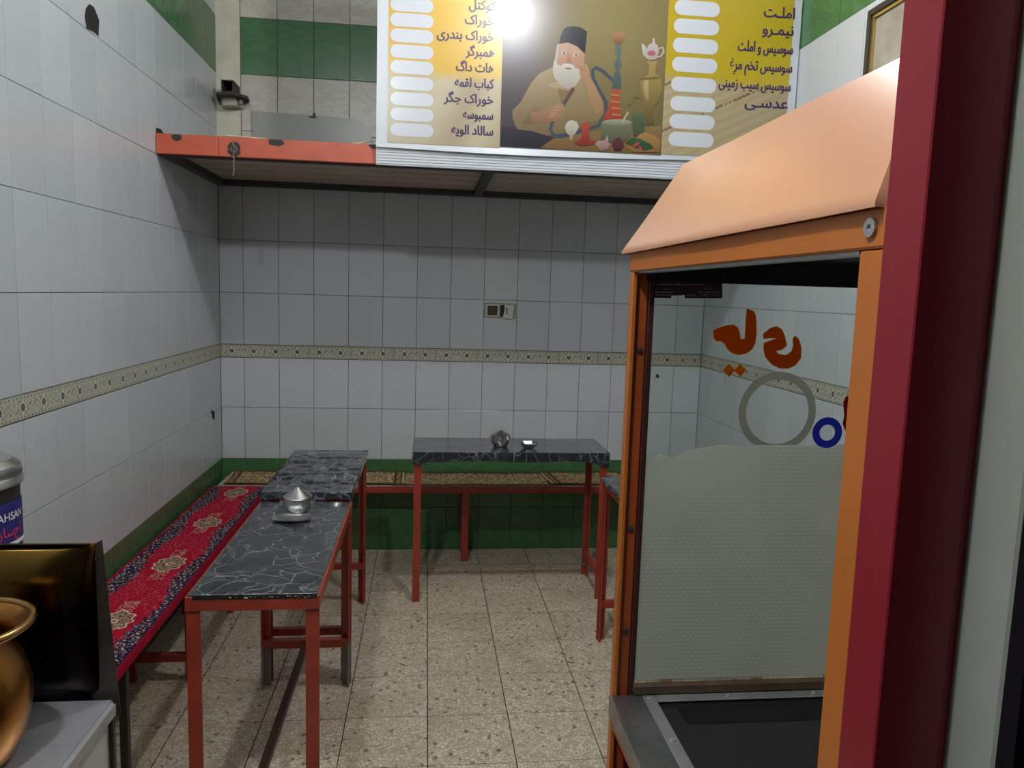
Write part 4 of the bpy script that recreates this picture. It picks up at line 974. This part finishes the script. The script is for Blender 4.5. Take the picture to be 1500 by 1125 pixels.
# copper pot
PX, PY = .500, -3.40
cp_ = empty('copper_pot', (PX, PY, SZ)); tag(cp_, 'round copper cauldron with flared rolled rim on steel counter', 'pot')
B().lathe([(0, 0), (.058, .0), (.070, .012), (.086, .05), (.094, .09), (.093, .125), (.084, .158), (.073, .180), (.071, .192), (.080, .206), (.094, .214), (.098, .218), (.094, .222), (.076, .212), (.066, .195), (.068, .178), (.078, .155), (.086, .12), (.08, .05), (0, .012)], (PX, PY, SZ), 48).build('body', 'copper', cp_, True)
B().tube([(PX+.097*math.cos(k*math.pi/24), PY+.097*math.sin(k*math.pi/24), SZ+.220) for k in range(48)], .0065, 10, True).build('rolled_rim', 'copper_rim', cp_, True)
ang = math.radians(-62); cx, cy_ = PX+.082*math.cos(ang), PY+.082*math.sin(ang)
lug = B()
ux, uy = -math.sin(ang), math.cos(ang); nx, ny = math.cos(ang), math.sin(ang)
lug.poly([(cx+ux*.022*math.cos(t)+nx*(.010-.004*math.sin(t)), cy_+uy*.022*math.cos(t)+ny*(.010-.004*math.sin(t)), SZ+.155+.020*math.sin(t)) for t in [2*math.pi*k/18 for k in range(18)]], (nx*.003, ny*.003, 0))
lg = lug.build('lug_plate', 'panel_edge', cp_)
for s_ in (-1, 1):
    B().lathe([(0, -.004), (.004, -.003), (.005, 0), (.004, .003), (0, .004)], (cx+ux*.011*s_+nx*.013, cy_+uy*.011*s_+ny*.013, SZ+.155-.004*s_), 12).build('rivet', 'stainless', lg, True)
# stand and canister behind the panel
sd = empty('steel_stand', (.22, -2.93, 0)); tag(sd, 'plain steel stand behind splash panel carrying the canister', 'stand')
B().box(.04, .40, -3.16, -2.70, .80, .825, .003).build('stand_top', 'stove_steel', sd)
for x in (.06, .38):
    for y in (-3.14, -2.72): B().box(x-.015, x+.015, y-.015, y+.015, 0, .80).build('leg', 'dark_steel', sd)
KX, KY, KR = .222, -2.90, .115
cn = empty('steel_canister', (KX, KY, .825)); tag(cn, 'tall dark shiny steel canister with blue label behind splash panel', 'canister')
B().lathe([(0, 0), (KR-.006, 0), (KR-.004, .006), (KR-.005, .345), (KR-.012, .35), (0, .35)], (KX, KY, .825), 48).build('body', 'dark_steel' if False else 'stainless_dark' if 'stainless_dark' in MATS else 'panel_edge', cn, True)
B().lathe([(KR-.001, .330), (KR+.002, .332), (KR+.002, .345), (KR-.001, .350), (KR+.001, .354), (KR-.002, .372), (KR-.018, .384), (KR-.03, .380), (.03, .388), (0, .389)], (KX, KY, .825), 48).build('lid', 'stainless', cn, True)
def arc(a0, a1, z0, z1, r, name, mat, par, n=16):
    q = B(); up, lo2 = [], []
    for k in range(n+1):
        a = math.radians(a0+(a1-a0)*k/n); up.append(q.bm.verts.new((KX+r*math.cos(a), KY+r*math.sin(a), .825+z1))); lo2.append(q.bm.verts.new((KX+r*math.cos(a), KY+r*math.sin(a), .825+z0)))
    for k in range(n): q.bm.faces.new((lo2[k], lo2[k+1], up[k+1], up[k]))
    return q.build(name, mat, par, True)
lb = arc(-105, 27, .205, .300, KR-.0030, 'label', 'label_blue', cn)
me = text_mesh('AHSAN', 1.0, .012)
def bend(me, a0, dz, size, name, mat, squeeze=1.0):
    n = len(me.vertices); co = np.zeros(n*3); me.vertices.foreach_get('co', co); co = co.reshape(-1, 3); R_ = KR-.0022
    a = math.radians(a0)+(co[:, 0]-co[:, 0].max())*size*squeeze/R_
    q = np.stack([R_*np.cos(a), R_*np.sin(a), co[:, 1]*size+dz], 1); me.vertices.foreach_set('co', q.ravel()); me.update()
    return mesh_obj(name, me, mat, cn)
bend(me, 12, .262, .0235, 'label_lettering', 'label_text')
bend(text_mesh(shape('احسان'), 1.0, .012), 8, .228, .030, 'label_lettering', 'label_red')
arc(-105, 20, .205, .214, KR-.0024, 'label_stripe', 'label_text', cn)

# ================================================================== PICTURE ON THE SIDE WALL
pf = empty('framed_picture', (W, -1.86, 2.46)); tag(pf, 'dark framed picture with gold inner edge on white side wall', 'picture')
fa, fb, fc, fd = -2.085, -1.637, 2.20, 2.722
def rframe(a, b, c, d, t, x0, x1): 
    return B().box(x0, x1, a, b, c, c+t).box(x0, x1, a, b, d-t, d).box(x0, x1, a, a+t, c+t, d-t).box(x0, x1, b-t, b, c+t, d-t)
rframe(fa, fb, fc, fd, .022, W-.028, W-.002).build('frame', 'frame_black', pf)
rframe(fa+.023, fb-.023, fc+.023, fd-.023, .012, W-.020, W-.003).build('gold_liner', 'gold', pf)
B().box(W-.010, W-.003, fa+.036, fb-.036, fc+.036, fd-.036).build('print', 'picture_grey', pf)

# ================================================================== ENTRANCE DOOR FRAME (near the camera)
d1 = empty('door_1', (1.60, -4.03, 0)); tag(d1, 'red painted steel door post with white door leaf beside it', 'door', kind='structure')
B().box(1.5390, 1.5930, -4.05, -4.003, 0, 2.7, .0012).build('door_post', 'door_red', d1)
B().box(1.5933, 1.6010, -4.046, -4.010, 0, 2.7).build('post_flange', 'door_red', d1)
B().box(1.6014, 1.6400, -4.094, -4.006, .01, 2.65, .002).build('door_stile', 'door_white', d1)
B().box(1.6030, 1.6380, -4.110, -4.0945, .01, 2.65).build('door_gasket', 'door_black', d1)
B().box(1.6150, 1.6260, -4.80, -4.1105, .01, 2.65).build('door_panel', 'door_black', d1)
B().box(1.6014, 1.6400, -4.85, -4.8005, .01, 2.65, .002).build('door_stile', 'door_white', d1)
